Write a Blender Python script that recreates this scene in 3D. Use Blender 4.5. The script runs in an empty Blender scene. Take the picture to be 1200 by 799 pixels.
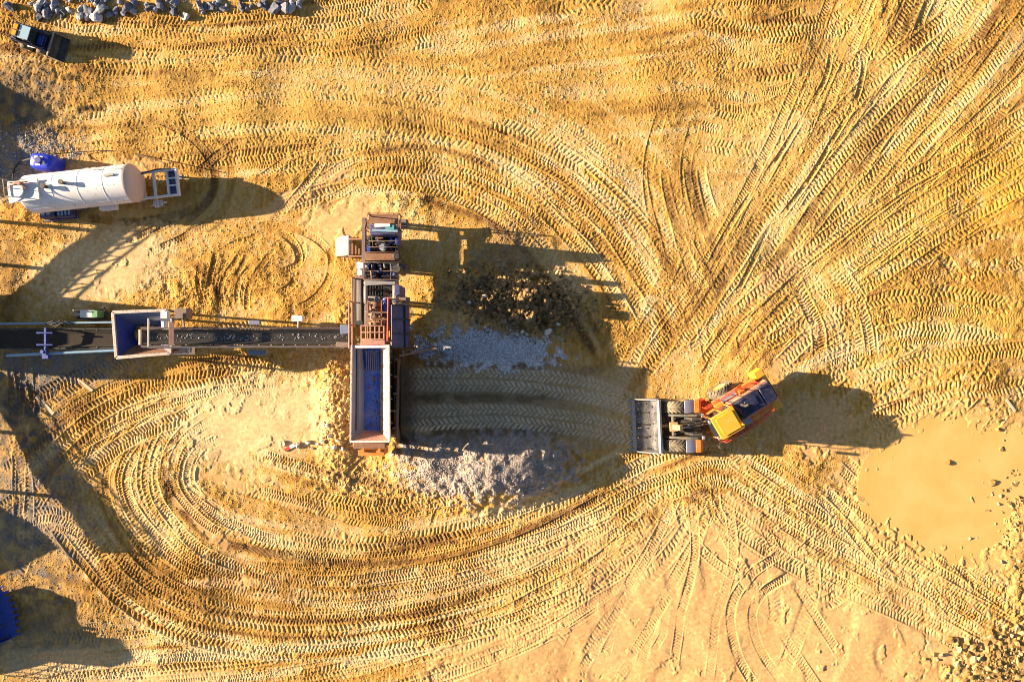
import bpy, bmesh, math, random
import numpy as np
from mathutils import Vector, Matrix, Euler, noise as mnoise

random.seed(7)
RNG = np.random.default_rng(11)
S = bpy.context.scene
COL = S.collection
PXM = 20.0          # pixels of the photograph per metre of ground
CAMH = 40.0         # height of the drone
PI = math.pi


def W(px, py, z=0.0):
    """world x, y of a photo pixel whose surface lies at height z"""
    k = (1 - z / CAMH) / PXM
    return (px - 600) * k, (399.5 - py) * k


# ------------------------------------------------------------------ properties
def tag(o, label=None, cat=None, group=None, kind=None):
    if label: o['label'] = label
    if cat: o['category'] = cat
    if group: o['group'] = group
    if kind: o['kind'] = kind
    return o


def empty(name, loc, label, cat, rz=0, group=None):
    o = bpy.data.objects.new(name, None)
    COL.objects.link(o)
    o.location = loc
    o.rotation_euler = (0, 0, rz)
    o.empty_display_size = .3
    return tag(o, label, cat, group)


# ------------------------------------------------------------------ materials
def newmat(name):
    m = bpy.data.materials.new(name)
    m.use_nodes = True
    nt = m.node_tree
    b = nt.nodes['Principled BSDF']
    return m, nt, b


def nd(nt, t, **kw):
    n = nt.nodes.new(t)
    for k, v in kw.items():
        setattr(n, k, v)
    return n


def paint(name, col, rough=.45, metal=0.0, dust=.35, dustcol=(.46, .33, .16), scale=2.2, rust=0.0, var=.12):
    """worn machine paint: tone variation, patchy dust, optional rust"""
    m, nt, b = newmat(name)
    L = nt.links
    tc = nd(nt, 'ShaderNodeTexCoord')
    n1 = nd(nt, 'ShaderNodeTexNoise'); n1.inputs['Scale'].default_value = scale
    n1.inputs['Detail'].default_value = 8; n1.inputs['Roughness'].default_value = .7
    L.new(tc.outputs['Object'], n1.inputs['Vector'])
    n2 = nd(nt, 'ShaderNodeTexNoise'); n2.inputs['Scale'].default_value = scale * 4.3
    n2.inputs['Detail'].default_value = 6; n2.inputs['Roughness'].default_value = .75
    L.new(tc.outputs['Object'], n2.inputs['Vector'])
    base = nd(nt, 'ShaderNodeMix', data_type='RGBA')
    base.inputs[6].default_value = tuple(c * (1 - var) for c in col) + (1,)
    base.inputs[7].default_value = tuple(min(1, c * (1 + var)) for c in col) + (1,)
    L.new(n2.outputs['Fac'], base.inputs[0])
    last = base.outputs[2]
    if rust > 0:
        r = nd(nt, 'ShaderNodeValToRGB')
        r.color_ramp.elements[0].position = .62 - rust * .3
        r.color_ramp.elements[1].position = .70 - rust * .2
        L.new(n2.outputs['Fac'], r.inputs['Fac'])
        mx = nd(nt, 'ShaderNodeMix', data_type='RGBA')
        mx.inputs[7].default_value = (.20, .075, .025, 1)
        L.new(r.outputs['Color'], mx.inputs[0]); L.new(last, mx.inputs[6])
        last = mx.outputs[2]
    r = nd(nt, 'ShaderNodeValToRGB')
    r.color_ramp.elements[0].position = .42
    r.color_ramp.elements[1].position = .72
    L.new(n1.outputs['Fac'], r.inputs['Fac'])
    ml = nd(nt, 'ShaderNodeMath', operation='MULTIPLY'); ml.inputs[1].default_value = dust
    L.new(r.outputs['Color'], ml.inputs[0])
    mx = nd(nt, 'ShaderNodeMix', data_type='RGBA')
    mx.inputs[7].default_value = dustcol + (1,)
    L.new(ml.outputs[0], mx.inputs[0]); L.new(last, mx.inputs[6])
    L.new(mx.outputs[2], b.inputs['Base Color'])
    ma = nd(nt, 'ShaderNodeMapRange')
    ma.inputs[3].default_value = rough; ma.inputs[4].default_value = min(1, rough + .35)
    L.new(n1.outputs['Fac'], ma.inputs[0]); L.new(ma.outputs[0], b.inputs['Roughness'])
    b.inputs['Metallic'].default_value = metal
    bp = nd(nt, 'ShaderNodeBump'); bp.inputs['Strength'].default_value = .15; bp.inputs['Distance'].default_value = .02
    L.new(n2.outputs['Fac'], bp.inputs['Height']); L.new(bp.outputs[0], b.inputs['Normal'])
    return m


def stone_mat(name, cols, scale=3.0, rough=.9):
    """stone with tone per object and per loose stone"""
    m, nt, b = newmat(name)
    L = nt.links
    tc = nd(nt, 'ShaderNodeTexCoord')
    n1 = nd(nt, 'ShaderNodeTexNoise'); n1.inputs['Scale'].default_value = scale
    n1.inputs['Detail'].default_value = 8; n1.inputs['Roughness'].default_value = .7
    L.new(tc.outputs['Object'], n1.inputs['Vector'])
    oi = nd(nt, 'ShaderNodeObjectInfo'); ge = nd(nt, 'ShaderNodeNewGeometry')
    ad = nd(nt, 'ShaderNodeMath', operation='ADD')
    L.new(oi.outputs['Random'], ad.inputs[0]); L.new(ge.outputs['Random Per Island'], ad.inputs[1])
    fr = nd(nt, 'ShaderNodeMath', operation='FRACT'); L.new(ad.outputs[0], fr.inputs[0])
    mx0 = nd(nt, 'ShaderNodeMath', operation='MULTIPLY_ADD')
    mx0.inputs[1].default_value = .55; L.new(n1.outputs['Fac'], mx0.inputs[0])
    sc = nd(nt, 'ShaderNodeMath', operation='MULTIPLY'); sc.inputs[1].default_value = .5
    L.new(fr.outputs[0], sc.inputs[0]); L.new(sc.outputs[0], mx0.inputs[2])
    r = nd(nt, 'ShaderNodeValToRGB')
    els = r.color_ramp.elements
    els[0].color = cols[0] + (1,); els[0].position = .2
    els[1].color = cols[-1] + (1,); els[1].position = .85
    for i, c in enumerate(cols[1:-1]):
        e = els.new(.2 + .65 * (i + 1) / (len(cols) - 1)); e.color = c + (1,)
    L.new(mx0.outputs[0], r.inputs['Fac']); L.new(r.outputs['Color'], b.inputs['Base Color'])
    b.inputs['Roughness'].default_value = rough
    b.inputs['Specular IOR Level'].default_value = .25
    bp = nd(nt, 'ShaderNodeBump'); bp.inputs['Strength'].default_value = .5; bp.inputs['Distance'].default_value = .03
    L.new(n1.outputs['Fac'], bp.inputs['Height']); L.new(bp.outputs[0], b.inputs['Normal'])
    return m


def glass_mat(name, col=(.02, .03, .035)):
    m, nt, b = newmat(name)
    b.inputs['Base Color'].default_value = col + (1,)
    b.inputs['Roughness'].default_value = .08
    b.inputs['Specular IOR Level'].default_value = .8
    return m


M = dict(
    yellow=paint('loader_yellow', (.70, .34, .015), dust=.6, dustcol=(.60, .38, .12), scale=3),
    orange=paint('orange_paint', (.66, .18, .015), dust=.6, dustcol=(.55, .34, .13), scale=3.2, var=.2),
    redrail=paint('red_paint', (.55, .045, .018), dust=.15),
    navy=paint('navy_paint', (.010, .014, .055), rough=.22, dust=.22, scale=3, dustcol=(.25, .2, .2)),
    dustyred=paint('dusty_panel', (.40, .19, .13), dust=.55, dustcol=(.55, .38, .27)),
    edge=paint('bucket_edge', (.34, .33, .34), rough=.4, metal=.3, dust=.4),
    tyre=paint('tyre_rubber', (.10, .085, .065), rough=.85, dust=.9, dustcol=(.38, .30, .19), scale=2.5),
    steel=paint('dark_steel', (.05, .048, .05), rough=.45, metal=.3, dust=.3),
    wornsteel=paint('worn_steel', (.30, .29, .30), rough=.4, metal=.4, dust=.25),
    bucketin=paint('bucket_steel', (.075, .075, .09), rough=.5, metal=.2, dust=.75, dustcol=(.34, .30, .26), scale=2.2),
    plate=paint('walk_plate', (.30, .33, .46), rough=.4, metal=.2, dust=.2),
    white=paint('white_paint', (.72, .68, .68), rough=.4, dust=.18, dustcol=(.55, .42, .3)),
    tankwhite=paint('tank_white', (.80, .77, .79), rough=.3, dust=.30, dustcol=(.60, .50, .40), scale=1.3, rust=.12),
    tankend=paint('tank_end_pink', (.62, .46, .40), rough=.4, dust=.2, dustcol=(.5, .35, .22)),
    blue=paint('deep_blue', (.010, .042, .30), rough=.35, dust=.5, dustcol=(.09, .09, .15), scale=2.8, var=.25),
    panelblue=paint('panel_blue', (.016, .045, .18), rough=.45, dust=.4, dustcol=(.22, .18, .17), rust=.4),
    pan=paint('feeder_pan_blue', (.035, .13, .62), rough=.3, metal=.2, dust=.55, dustcol=(.26, .34, .62), rust=.2, scale=1.6, var=.3),
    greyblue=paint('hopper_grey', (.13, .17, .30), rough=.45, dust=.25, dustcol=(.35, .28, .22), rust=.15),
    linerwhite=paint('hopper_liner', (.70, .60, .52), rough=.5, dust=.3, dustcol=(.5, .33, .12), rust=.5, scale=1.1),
    dullwhite=paint('dull_white', (.50, .46, .44), rough=.5, dust=.45, dustcol=(.40, .28, .17), rust=.35, scale=2.5),
    rusty=paint('rusty_frame', (.24, .12, .085), rough=.7, dust=.3, rust=.5),
    pinkrust=paint('faded_red', (.42, .21, .17), rough=.6, dust=.4, rust=.3),
    frame=paint('plant_frame', (.16, .13, .15), rough=.55, dust=.3, rust=.45),
    darkframe=paint('dark_frame', (.022, .028, .035), rough=.5, dust=.25, dustcol=(.14, .1, .07)),
    belt=paint('conveyor_belt', (.055, .05, .05), rough=.85, dust=.6, dustcol=(.15, .115, .08), scale=5),
    green=paint('green_paint', (.10, .30, .13), rough=.5, dust=.3),
    teal=paint('teal_paint', (.05, .33, .33), rough=.4, dust=.2),
    paleblue=paint('pale_blue_pipe', (.22, .38, .55), rough=.4, dust=.2),
    engine=paint('engine_dark', (.035, .035, .045), rough=.5, metal=.3, dust=.25),
    silver=paint('silver_metal', (.55, .56, .6), rough=.3, metal=.8, dust=.15),
    rim=paint('wheel_rim', (.65, .42, .10), rough=.5, dust=.4),
    wood=paint('pale_plank', (.55, .45, .32), rough=.8, dust=.3, scale=6),
    black=paint('black_rubber', (.018, .018, .02), rough=.6, dust=.2),
    lamp=paint('orange_lens', (.85, .30, .01), rough=.2, dust=.05),
    glass=glass_mat('cab_glass'),
    paleglass=glass_mat('pale_window', (.34, .48, .60)),
    ochre=paint('ochre_fill', (.50, .33, .07), rough=.95, dust=.2, scale=8),
)
M['boulder'] = stone_mat('blue_grey_boulder', [(.045, .05, .075), (.20, .21, .27), (.58, .56, .58)], 2.0)
M['shadegravel'] = stone_mat('shade_blue_gravel', [(.30, .31, .36), (.55, .56, .63), (.80, .80, .85)], 6)  # same gravel tinted paler and bluer for its shaded pile
M['pinkgravel'] = stone_mat('pink_grey_gravel', [(.19, .16, .15), (.36, .31, .29), (.56, .50, .47)], 6)  # warmer copy of the same gravel for the sunlit pile
M['gravel'] = stone_mat('grey_gravel', [(.20, .20, .24), (.40, .40, .45), (.66, .64, .66)], 6)
M['ochrerock'] = stone_mat('ochre_rock', [(.15, .09, .03), (.34, .22, .08), (.54, .41, .23)], 3)
M['clod'] = stone_mat('dirt_clod', [(.17, .095, .035), (.37, .22, .075), (.50, .35, .16)], 5)
M['darkclod'] = stone_mat('dark_clod', [(.09, .06, .035), (.22, .15, .075), (.36, .26, .13)], 5)
M['palestone'] = stone_mat('pale_stone', [(.42, .38, .33), (.58, .53, .47), (.7, .66, .6)], 4)


# ------------------------------------------------------------------ mesh builder
class MB:
    def __init__(s, mat=None):
        s.v = []; s.f = []; s.m = mat or Matrix.Identity(4)

    def add(s, vs, fs):
        o = len(s.v)
        s.v += [tuple(s.m @ Vector(p)) for p in vs]
        s.f += [tuple(i + o for i in f) for f in fs]
        return s

    def hexa(s, p):      # 8 points: bottom ring 0-3, top ring 4-7
        return s.add(p, [(3, 2, 1, 0), (4, 5, 6, 7), (0, 1, 5, 4), (1, 2, 6, 5), (2, 3, 7, 6), (3, 0, 4, 7)])

    def ab(s, x0, y0, z0, x1, y1, z1):
        x0, x1 = sorted((x0, x1)); y0, y1 = sorted((y0, y1)); z0, z1 = sorted((z0, z1))
        return s.hexa([(x0, y0, z0), (x1, y0, z0), (x1, y1, z0), (x0, y1, z0), (x0, y0, z1), (x1, y0, z1), (x1, y1, z1), (x0, y1, z1)])

    def box(s, c, d, rot=(0, 0, 0)):
        R = Euler(rot).to_matrix(); c = Vector(c)
        P = []
        for z in (-.5, .5):
            for x, y in ((-.5, -.5), (.5, -.5), (.5, .5), (-.5, .5)):
                P.append(tuple(c + R @ Vector((x * d[0], y * d[1], z * d[2]))))
        return s.hexa(P)

    def px(s, p0x, p0y, p1x, p1y, z0, z1):
        """upright block whose top outline at z1 is the given photo rectangle"""
        a = W(p0x, p0y, z1); b = W(p1x, p1y, z1)
        return s.ab(a[0], a[1], z0, b[0], b[1], z1)

    def beam(s, a, b, w, h=None, up=(0, 0, 1)):
        h = h or w
        a = Vector(a); b = Vector(b); d = (b - a).normalized()
        u = Vector(up)
        if abs(d.dot(u)) > .98: u = Vector((0, 1, 0))
        x = d.cross(u).normalized(); y = x.cross(d)
        P = []
        for c in (a, b):
            for i, j in ((-1, -1), (1, -1), (1, 1), (-1, 1)):
                P.append(tuple(c + x * i * w / 2 + y * j * h / 2))
        return s.hexa(P)

    def cyl(s, a, b, r, r2=None, n=16):
        a = Vector(a); b = Vector(b); d = (b - a).normalized()
        r2 = r if r2 is None else r2
        u = Vector((0, 0, 1)) if abs(d.z) < .9 else Vector((1, 0, 0))
        x = d.cross(u).normalized(); y = d.cross(x)
        P = []
        for c, rr in ((a, r), (b, r2)):
            for i in range(n):
                t = 2 * PI * i / n
                P.append(tuple(c + x * math.cos(t) * rr + y * math.sin(t) * rr))
        F = [(i, (i + 1) % n, n + (i + 1) % n, n + i) for i in range(n)]
        F += [tuple(range(n - 1, -1, -1)), tuple(range(n, 2 * n))]
        return s.add(P, F)

    def tube(s, pts, r, n=8):
        pts = [Vector(p) for p in pts]
        P = []; F = []
        k = len(pts)
        for i, p in enumerate(pts):
            d = (pts[min(i + 1, k - 1)] - pts[max(i - 1, 0)]).normalized()
            u = Vector((0, 0, 1)) if abs(d.z) < .9 else Vector((1, 0, 0))
            x = d.cross(u).normalized(); y = d.cross(x)
            for j in range(n):
                t = 2 * PI * j / n
                P.append(tuple(p + x * math.cos(t) * r + y * math.sin(t) * r))
        for i in range(k - 1):
            for j in range(n):
                F.append((i * n + j, i * n + (j + 1) % n, (i + 1) * n + (j + 1) % n, (i + 1) * n + j))
        F += [tuple(range(n - 1, -1, -1)), tuple(range((k - 1) * n, k * n))]
        return s.add(P, F)

    def prism(s, poly, y0, y1):      # poly in (x, z), extruded along y
        n = len(poly)
        P = [(x, y0, z) for x, z in poly] + [(x, y1, z) for x, z in poly]
        F = [(i, (i + 1) % n, n + (i + 1) % n, n + i) for i in range(n)]
        F += [tuple(range(n - 1, -1, -1)), tuple(range(n, 2 * n))]
        return s.add(P, F)

    def slab(s, poly, z0, z1):       # poly in (x, y)
        n = len(poly)
        P = [(x, y, z0) for x, y in poly] + [(x, y, z1) for x, y in poly]
        F = [(i, (i + 1) % n, n + (i + 1) % n, n + i) for i in range(n)]
        F += [tuple(range(n - 1, -1, -1)), tuple(range(n, 2 * n))]
        return s.add(P, F)

    def lathe(s, prof, c, axis='y', n=28):   # prof: (r, h); closed ring profile
        P = []; F = []
        k = len(prof)
        for i in range(n):
            t = 2 * PI * i / n
            for r, h in prof:
                q = {'y': (r * math.cos(t), h, r * math.sin(t)), 'z': (r * math.cos(t), r * math.sin(t), h),
                     'x': (h, r * math.cos(t), r * math.sin(t))}[axis]
                P.append((c[0] + q[0], c[1] + q[1], c[2] + q[2]))
        for i in range(n):
            for j in range(k):
                F.append((i * k + j, i * k + (j + 1) % k, ((i + 1) % n) * k + (j + 1) % k, ((i + 1) % n) * k + j))
        return s.add(P, F)

    def plate(s, quad, t):           # four points, thickened along the normal
        q = [Vector(p) for p in quad]
        n = (q[1] - q[0]).cross(q[3] - q[0]).normalized() * t / 2
        return s.hexa([tuple(p - n) for p in q] + [tuple(p + n) for p in q])

    def build(s, name, mat, parent=None, bevel=.012, angle=35):
        me = bpy.data.meshes.new(name)
        me.from_pydata(s.v, [], s.f)
        bm = bmesh.new(); bm.from_mesh(me)
        bmesh.ops.recalc_face_normals(bm, faces=bm.faces)
        for f in bm.faces: f.smooth = True
        bm.to_mesh(me); bm.free()
        me.set_sharp_from_angle(angle=math.radians(angle))
        me.materials.append(mat)
        o = bpy.data.objects.new(name, me)
        COL.objects.link(o)
        if bevel:
            b = o.modifiers.new('bevel', 'BEVEL'); b.width = bevel; b.segments = 1
            b.limit_method = 'ANGLE'; b.angle_limit = math.radians(40)
        if parent:
            o.parent = parent
            if parent.type != 'EMPTY' or parent.matrix_basis != Matrix.Identity(4):
                pass
        return o


def rebase(o, loc):
    """move a top-level mesh's origin to loc without moving the mesh"""
    o.data.transform(Matrix.Translation(-Vector(loc))); o.location = loc
    return o


def inv(root):
    """builder matrix for world coordinates under a placed root"""
    return root.matrix_basis.inverted()
# ------------------------------------------------------------------ the ground: one sheet with real relief
RES = .033
GX0, GX1, GY0, GY1 = -34.0, 33.0, -23.0, 23.0
NX = int(round((GX1 - GX0) / RES)) + 1
NY = int(round((GY1 - GY0) / RES)) + 1
gx = GX0 + RES * np.arange(NX)
gy = GY0 + RES * np.arange(NY)
XX, YY = np.meshgrid(gx, gy)
PXX = XX * PXM + 600          # photo pixel of each ground point (ground plane)
PYY = 399.5 - YY * PXM


def band(lo, hi, seed, ax=1.0, ay=1.0):
    """noise with wavelengths lo..hi metres, unit deviation"""
    r = np.random.default_rng(seed)
    f = np.fft.rfft2(r.standard_normal((NY, NX)))
    ky = np.fft.fftfreq(NY, RES)[:, None] * ay
    kx = np.fft.rfftfreq(NX, RES)[None, :] * ax
    k = np.sqrt(kx * kx + ky * ky) + 1e-9
    g = np.exp(-(np.log(k * math.sqrt(lo * hi)) / (.5 * math.log(hi / lo) + .15)) ** 2) / k ** .5
    a = np.fft.irfft2(f * g, (NY, NX))
    return ((a - a.mean()) / a.std()).astype(np.float32)


def sstep(a, b, x):
    t = np.clip((x - a) / (b - a), 0, 1)
    return t * t * (3 - 2 * t)


n_big = band(4, 12, 1); n_mid = band(.7, 2.5, 2); n_sml = band(.22, .6, 3); n_fin = band(.07, .17, 4)
n_edge = band(.4, 3.0, 5); n_str = band(.5, 4, 6, ax=.35)


def blob(cx, cy, rx, ry, rot=0, soft=.35, jag=.12):
    """0..1 mask of an uneven ellipse given in photo pixels"""
    c, s = math.cos(math.radians(rot)), math.sin(math.radians(rot))
    dx, dy = PXX - cx, PYY - cy
    d = np.sqrt(((dx * c + dy * s) / rx) ** 2 + ((-dx * s + dy * c) / ry) ** 2) + n_edge * jag
    return 1 - sstep(1 - soft, 1 + soft, d)


def polyblob(pts, soft=12, jag=6):
    """mask of a polygon (photo pixels) with uneven edges"""
    inside = np.zeros(PXX.shape, bool); dist = np.full(PXX.shape, 1e9, np.float32)
    n = len(pts)
    for i in range(n):
        x1, y1 = pts[i]; x2, y2 = pts[(i + 1) % n]
        cond = ((y1 > PYY) != (y2 > PYY))
        xi = (x2 - x1) * (PYY - y1) / ((y2 - y1) or 1e-9) + x1
        inside ^= cond & (PXX < xi)
        L2 = (x2 - x1) ** 2 + (y2 - y1) ** 2
        t = np.clip(((PXX - x1) * (x2 - x1) + (PYY - y1) * (y2 - y1)) / L2, 0, 1)
        dist = np.minimum(dist, np.hypot(PXX - x1 - t * (x2 - x1), PYY - y1 - t * (y2 - y1)))
    d = np.where(inside, dist, -dist) + n_edge * jag
    return sstep(-soft, soft, d).astype(np.float32)


# macro relief ---------------------------------------------------------------
base = n_big * .05
ramp = sstep(465, 474, PXX) * (1 - sstep(500, 745, PXX)) * sstep(416, 436, PYY) * (1 - sstep(494, 514, PYY))
base += 1.25 * ramp
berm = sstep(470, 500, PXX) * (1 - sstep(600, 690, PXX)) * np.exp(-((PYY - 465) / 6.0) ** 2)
base += .28 * berm * (1 + .4 * n_mid)
pile_n = blob(570, 410, 85, 30, 4, .9, .03)
pile_s1 = blob(520, 543, 50, 32, 10, .9, .03)
pile_s2 = blob(592, 546, 66, 34, -8, .9, .03)
base += 1.1 * pile_n * (1 - .25 * ramp) + np.maximum(1.2 * pile_s1, 1.9 * pile_s2) * (1 - .5 * ramp)
heap = blob(606, 354, 66, 30, 12, .8, .06)
heap2 = blob(613, 352, 26, 22, 0, .9, .08)
heap3 = blob(652, 350, 22, 22, 0, .9, .08)
base += .35 * heap + .95 * heap2 + .35 * heap3
spoil = blob(398, 470, 20, 75, 0, .8, .06)
base += .45 * spoil
rub = polyblob([(1178, 640), (1215, 590), (1260, 560), (1260, 860), (1085, 860), (1120, 790), (1150, 755), (1200, 730)], 22, 8)
base += .18 * rub
rockbank = sstep(22, -25, PYY) * (1 - sstep(350, 420, PXX)) * sstep(10, 40, PXX)
base += .35 * rockbank
heapbl = blob(-10, 110, 75, 45, 0, .9, .05)
base += .35 * heapbl
base = base.astype(np.float32)

# smooth clay and rough areas ------------------------------------------------
smooth = np.zeros_like(base)
for a in [(120, 310, 75, 36, -18), (400, 262, 50, 22, -20), (340, 235, 40, 10, -25), (300, 500, 90, 46, -14), (950, 760, 190, 62, -8), (800, 735, 170, 105, -40), (900, 770, 260, 85, 0), (720, 700, 120, 45, -42), (610, 775, 110, 50, -10), (900, 690, 120, 40, 20), (640, 770, 90, 50, -10),
          (1010, 750, 90, 50, 0), (740, 745, 60, 70, 0), (1105, 575, 112, 110, 0), (870, 600, 30, 12, 45), (920, 320, 46, 9, -42),
          (945, 400, 60, 11, -40), (895, 330, 30, 7, -50), (915, 160, 38, 20, -35), (245, 620, 30, 9, 45), (370, 630, 34, 7, 0),
          (260, 683, 45, 6, 0), (300, 575, 70, 7, 18), (230, 590, 26, 12, 10), (120, 200, 70, 12, -5), (640, 645, 40, 10, -25), (690, 640, 26, 14, -50), (760, 650, 40, 22, -50), (960, 500, 40, 35, 0), (395, 200, 20, 8, -30), (90, 770, 50, 9, 0), (215, 795, 60, 8, 0)]:
    smooth = np.maximum(smooth, blob(*a, .30, .16))
smooth = smooth.astype(np.float32)
smooth = np.clip(smooth * 1.15, 0, 1)
rough = np.clip(.52 + .22 * n_big, .2, 1.0)
for a, v in [((605, 354, 76, 36, 8), 1.5), ((400, 465, 22, 75, 0), 1.4), ((300, 425, 55, 14, 0), 1.5), ((230, 340, 60, 25, 0), 1.2),
             ((1130, 330, 110, 120, 0), .85), ((600, 70, 260, 60, 0), .75), ((20, 180, 60, 50, 0), 1.3), ((430, 570, 70, 25, 15), 1.3)]:
    m_ = blob(*a, .6, .2)
    rough = rough * (1 - m_) + v * m_
PUD = [(1020, 566), (1034, 540), (1062, 512), (1090, 500), (1108, 492), (1140, 512), (1165, 508), (1260, 520), (1260, 575), (1180, 596), (1172, 632), (1130, 652), (1085, 640), (1052, 625), (1030, 600)]
rough = rough * (1 - .9 * polyblob(PUD, 45, 8))
for a_ in ((880, 760, 260, 75, 0), (730, 715, 100, 50, -45)): rough = rough * (1 - .85 * blob(*a_, .35, .2))
rough = (rough * (1 - .95 * smooth)).astype(np.float32)

H = base + n_mid * .020 * rough - smooth * n_big * .03
# ripple lobes of washed clay
lob = band(3, 10, 21, ax=.75, ay=1.0)
lob2 = band(2.5, 8, 22, ax=1, ay=.6)
ripple = blob(860, 740, 330, 150, -8, .3, .1)
H += smooth * ripple * (.05 * sstep(-.7, .7, lob) + .014 * sstep(-.2, .3, lob2 - .7) + n_mid * .0015)
Hclay = H.copy()
tone = np.zeros_like(H)         # moist (-) to dry and dusty (+)
ridge_lift = np.zeros_like(H)       # painted lift: lane ridges coloured lighter to show in shade
imp = np.zeros_like(H)          # how freshly pressed
tone2 = np.zeros_like(H)        # broad streaks left by the traffic
tbase = base + smooth * .03


# tracks ----------------------------------------------------------------------
def path(pts, ds=.019):
    P = np.array([[(x - 600) / PXM, (399.5 - y) / PXM] for x, y in pts])
    Q = np.vstack([2 * P[0] - P[1], P, 2 * P[-1] - P[-2]])
    out = []
    for i in range(1, len(Q) - 2):
        p0, p1, p2, p3 = Q[i - 1], Q[i], Q[i + 1], Q[i + 2]
        t = np.linspace(0, 1, 60, endpoint=False)[:, None]
        out.append(.5 * ((2 * p1) + (-p0 + p2) * t + (2 * p0 - 5 * p1 + 4 * p2 - p3) * t * t + (-p0 + 3 * p1 - 3 * p2 + p3) * t ** 3))
    C = np.vstack(out + [P[-1:]])
    d = np.r_[0, np.cumsum(np.hypot(*np.diff(C, axis=0).T))]
    s = np.arange(0, d[-1], ds)
    return np.c_[np.interp(s, d, C[:, 0]), np.interp(s, d, C[:, 1])]


def offset(C, o):
    T = np.gradient(C, axis=0)
    T /= np.hypot(T[:, 0], T[:, 1])[:, None] + 1e-12
    return C + np.c_[-T[:, 1], T[:, 0]] * (o[:, None] if np.ndim(o) else o)


def slow(n, wl, ds=.019):
    k = max(3, int(n * ds / wl) + 3)
    return np.interp(np.linspace(0, k - 1, n), np.arange(k), RNG.standard_normal(k))


def press(C, width=.68, dust=0, sp=.32, amp=.034, sink=.05, tn=0.0, tw=.35, keep=.85, chev=.42, flip=None, lo=.25):
    """press one tyre track into the ground; later tracks wipe earlier ones"""
    n = len(C)
    if n < 20: return
    hw = width / 2
    T = np.gradient(C, axis=0); T /= np.hypot(T[:, 0], T[:, 1])[:, None] + 1e-12
    N = np.c_[-T[:, 1], T[:, 0]]
    nt_ = int(2.7 * hw / .019)
    t = np.linspace(-1.35, 1.35, nt_)[None, :]
    ds = .022
    s = (np.arange(n) * ds)[:, None]
    s = s + .05 * slow(n, .8)[:, None] + .02 * slow(n, .2)[:, None]
    a = np.clip(.68 + .40 * slow(n, 2.8) + .22 * slow(n, .7), lo * .6, 1.1)[:, None]
    a = a * np.minimum(1, np.minimum(np.arange(n), n - 1 - np.arange(n)) / 45.0)[:, None]
    f = (1 if RNG.random() < .5 else -1) if flip is None else flip
    at = np.abs(t)
    ph = s / sp + .5 * (t > 0) + f * chev * at * (width / .68)
    lug = np.tanh(3.4 * np.sin(2 * PI * ph) + 1.0)
    env = (1 - sstep(.86, 1.02, at)) * (.35 + .65 * sstep(.02, .16, at))
    prof = -sink * (1 - sstep(.8, 1.12, at)) + amp * lug * env + .55 * sink * np.exp(-((at - 1.12) / .13) ** 2)
    w = (1 - sstep(1.02, 1.35, at)) * np.clip(a * 1.25, 0, 1) * keep
    X = C[:, :1] + N[:, :1] * t * hw; Y = C[:, 1:] + N[:, 1:] * t * hw
    ix = np.rint((X - GX0) / RES).astype(np.int32); iy = np.rint((Y - GY0) / RES).astype(np.int32)
    ok = (ix >= 0) & (ix < NX) & (iy >= 0) & (iy < NY) & (w > .02)
    ix = ix[ok]; iy = iy[ok]; w = w[ok].astype(np.float32); prof = (prof * (.35 + .65 * a))[ok].astype(np.float32)
    q, first = np.unique(iy.astype(np.int64) * NX + ix, return_index=True)
    w = w[first]; prof = prof[first]
    if dust:  # here dust is a painted lift of ridge colour for shaded treads
        lg = (np.clip(lug, 0, 1) * env * np.ones_like(a))[ok][first]; ridge_lift.ravel()[q] = dust * lg * w
    Hf = H.ravel(); tf = tone.ravel(); bf = tbase.ravel()
    Hf[q] = Hf[q] * (1 - w) + w * (bf[q] + .35 * (Hf[q] - bf[q]) * .5 + prof)
    tf[q] = tf[q] * (1 - w * tw) + w * tw * tn
    imf = imp.ravel(); imf[q] = np.maximum(imf[q] * (1 - .5 * w), w)


def width_(kw):
    return kw.get('width', .68) * .8


def swath(C, tn, hw=1.7, k=.55):
    C = C[::2]
    if len(C) < 10: return
    T = np.gradient(C, axis=0); T /= np.hypot(T[:, 0], T[:, 1])[:, None] + 1e-12
    t = np.arange(-hw, hw, .03)[None, :] + .0
    X = C[:, :1] - T[:, 1:] * t; Y = C[:, 1:] + T[:, :1] * t
    n = len(C)
    w = np.exp(-(t / hw * 1.8) ** 2) * np.clip(.7 + .4 * slow(n, 3, .038), 0, 1)[:, None] * np.minimum(1, np.minimum(np.arange(n), n - 1 - np.arange(n)) / 60)[:, None] * k
    ix = np.rint((X - GX0) / RES).astype(np.int32); iy = np.rint((Y - GY0) / RES).astype(np.int32)
    ok = (ix >= 0) & (ix < NX) & (iy >= 0) & (iy < NY)
    q, first = np.unique(iy[ok].astype(np.int64) * NX + ix[ok], return_index=True)
    w = w[ok][first].astype(np.float32)
    tf = tone2.ravel(); tf[q] = tf[q] * (1 - w) + w * tn


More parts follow.
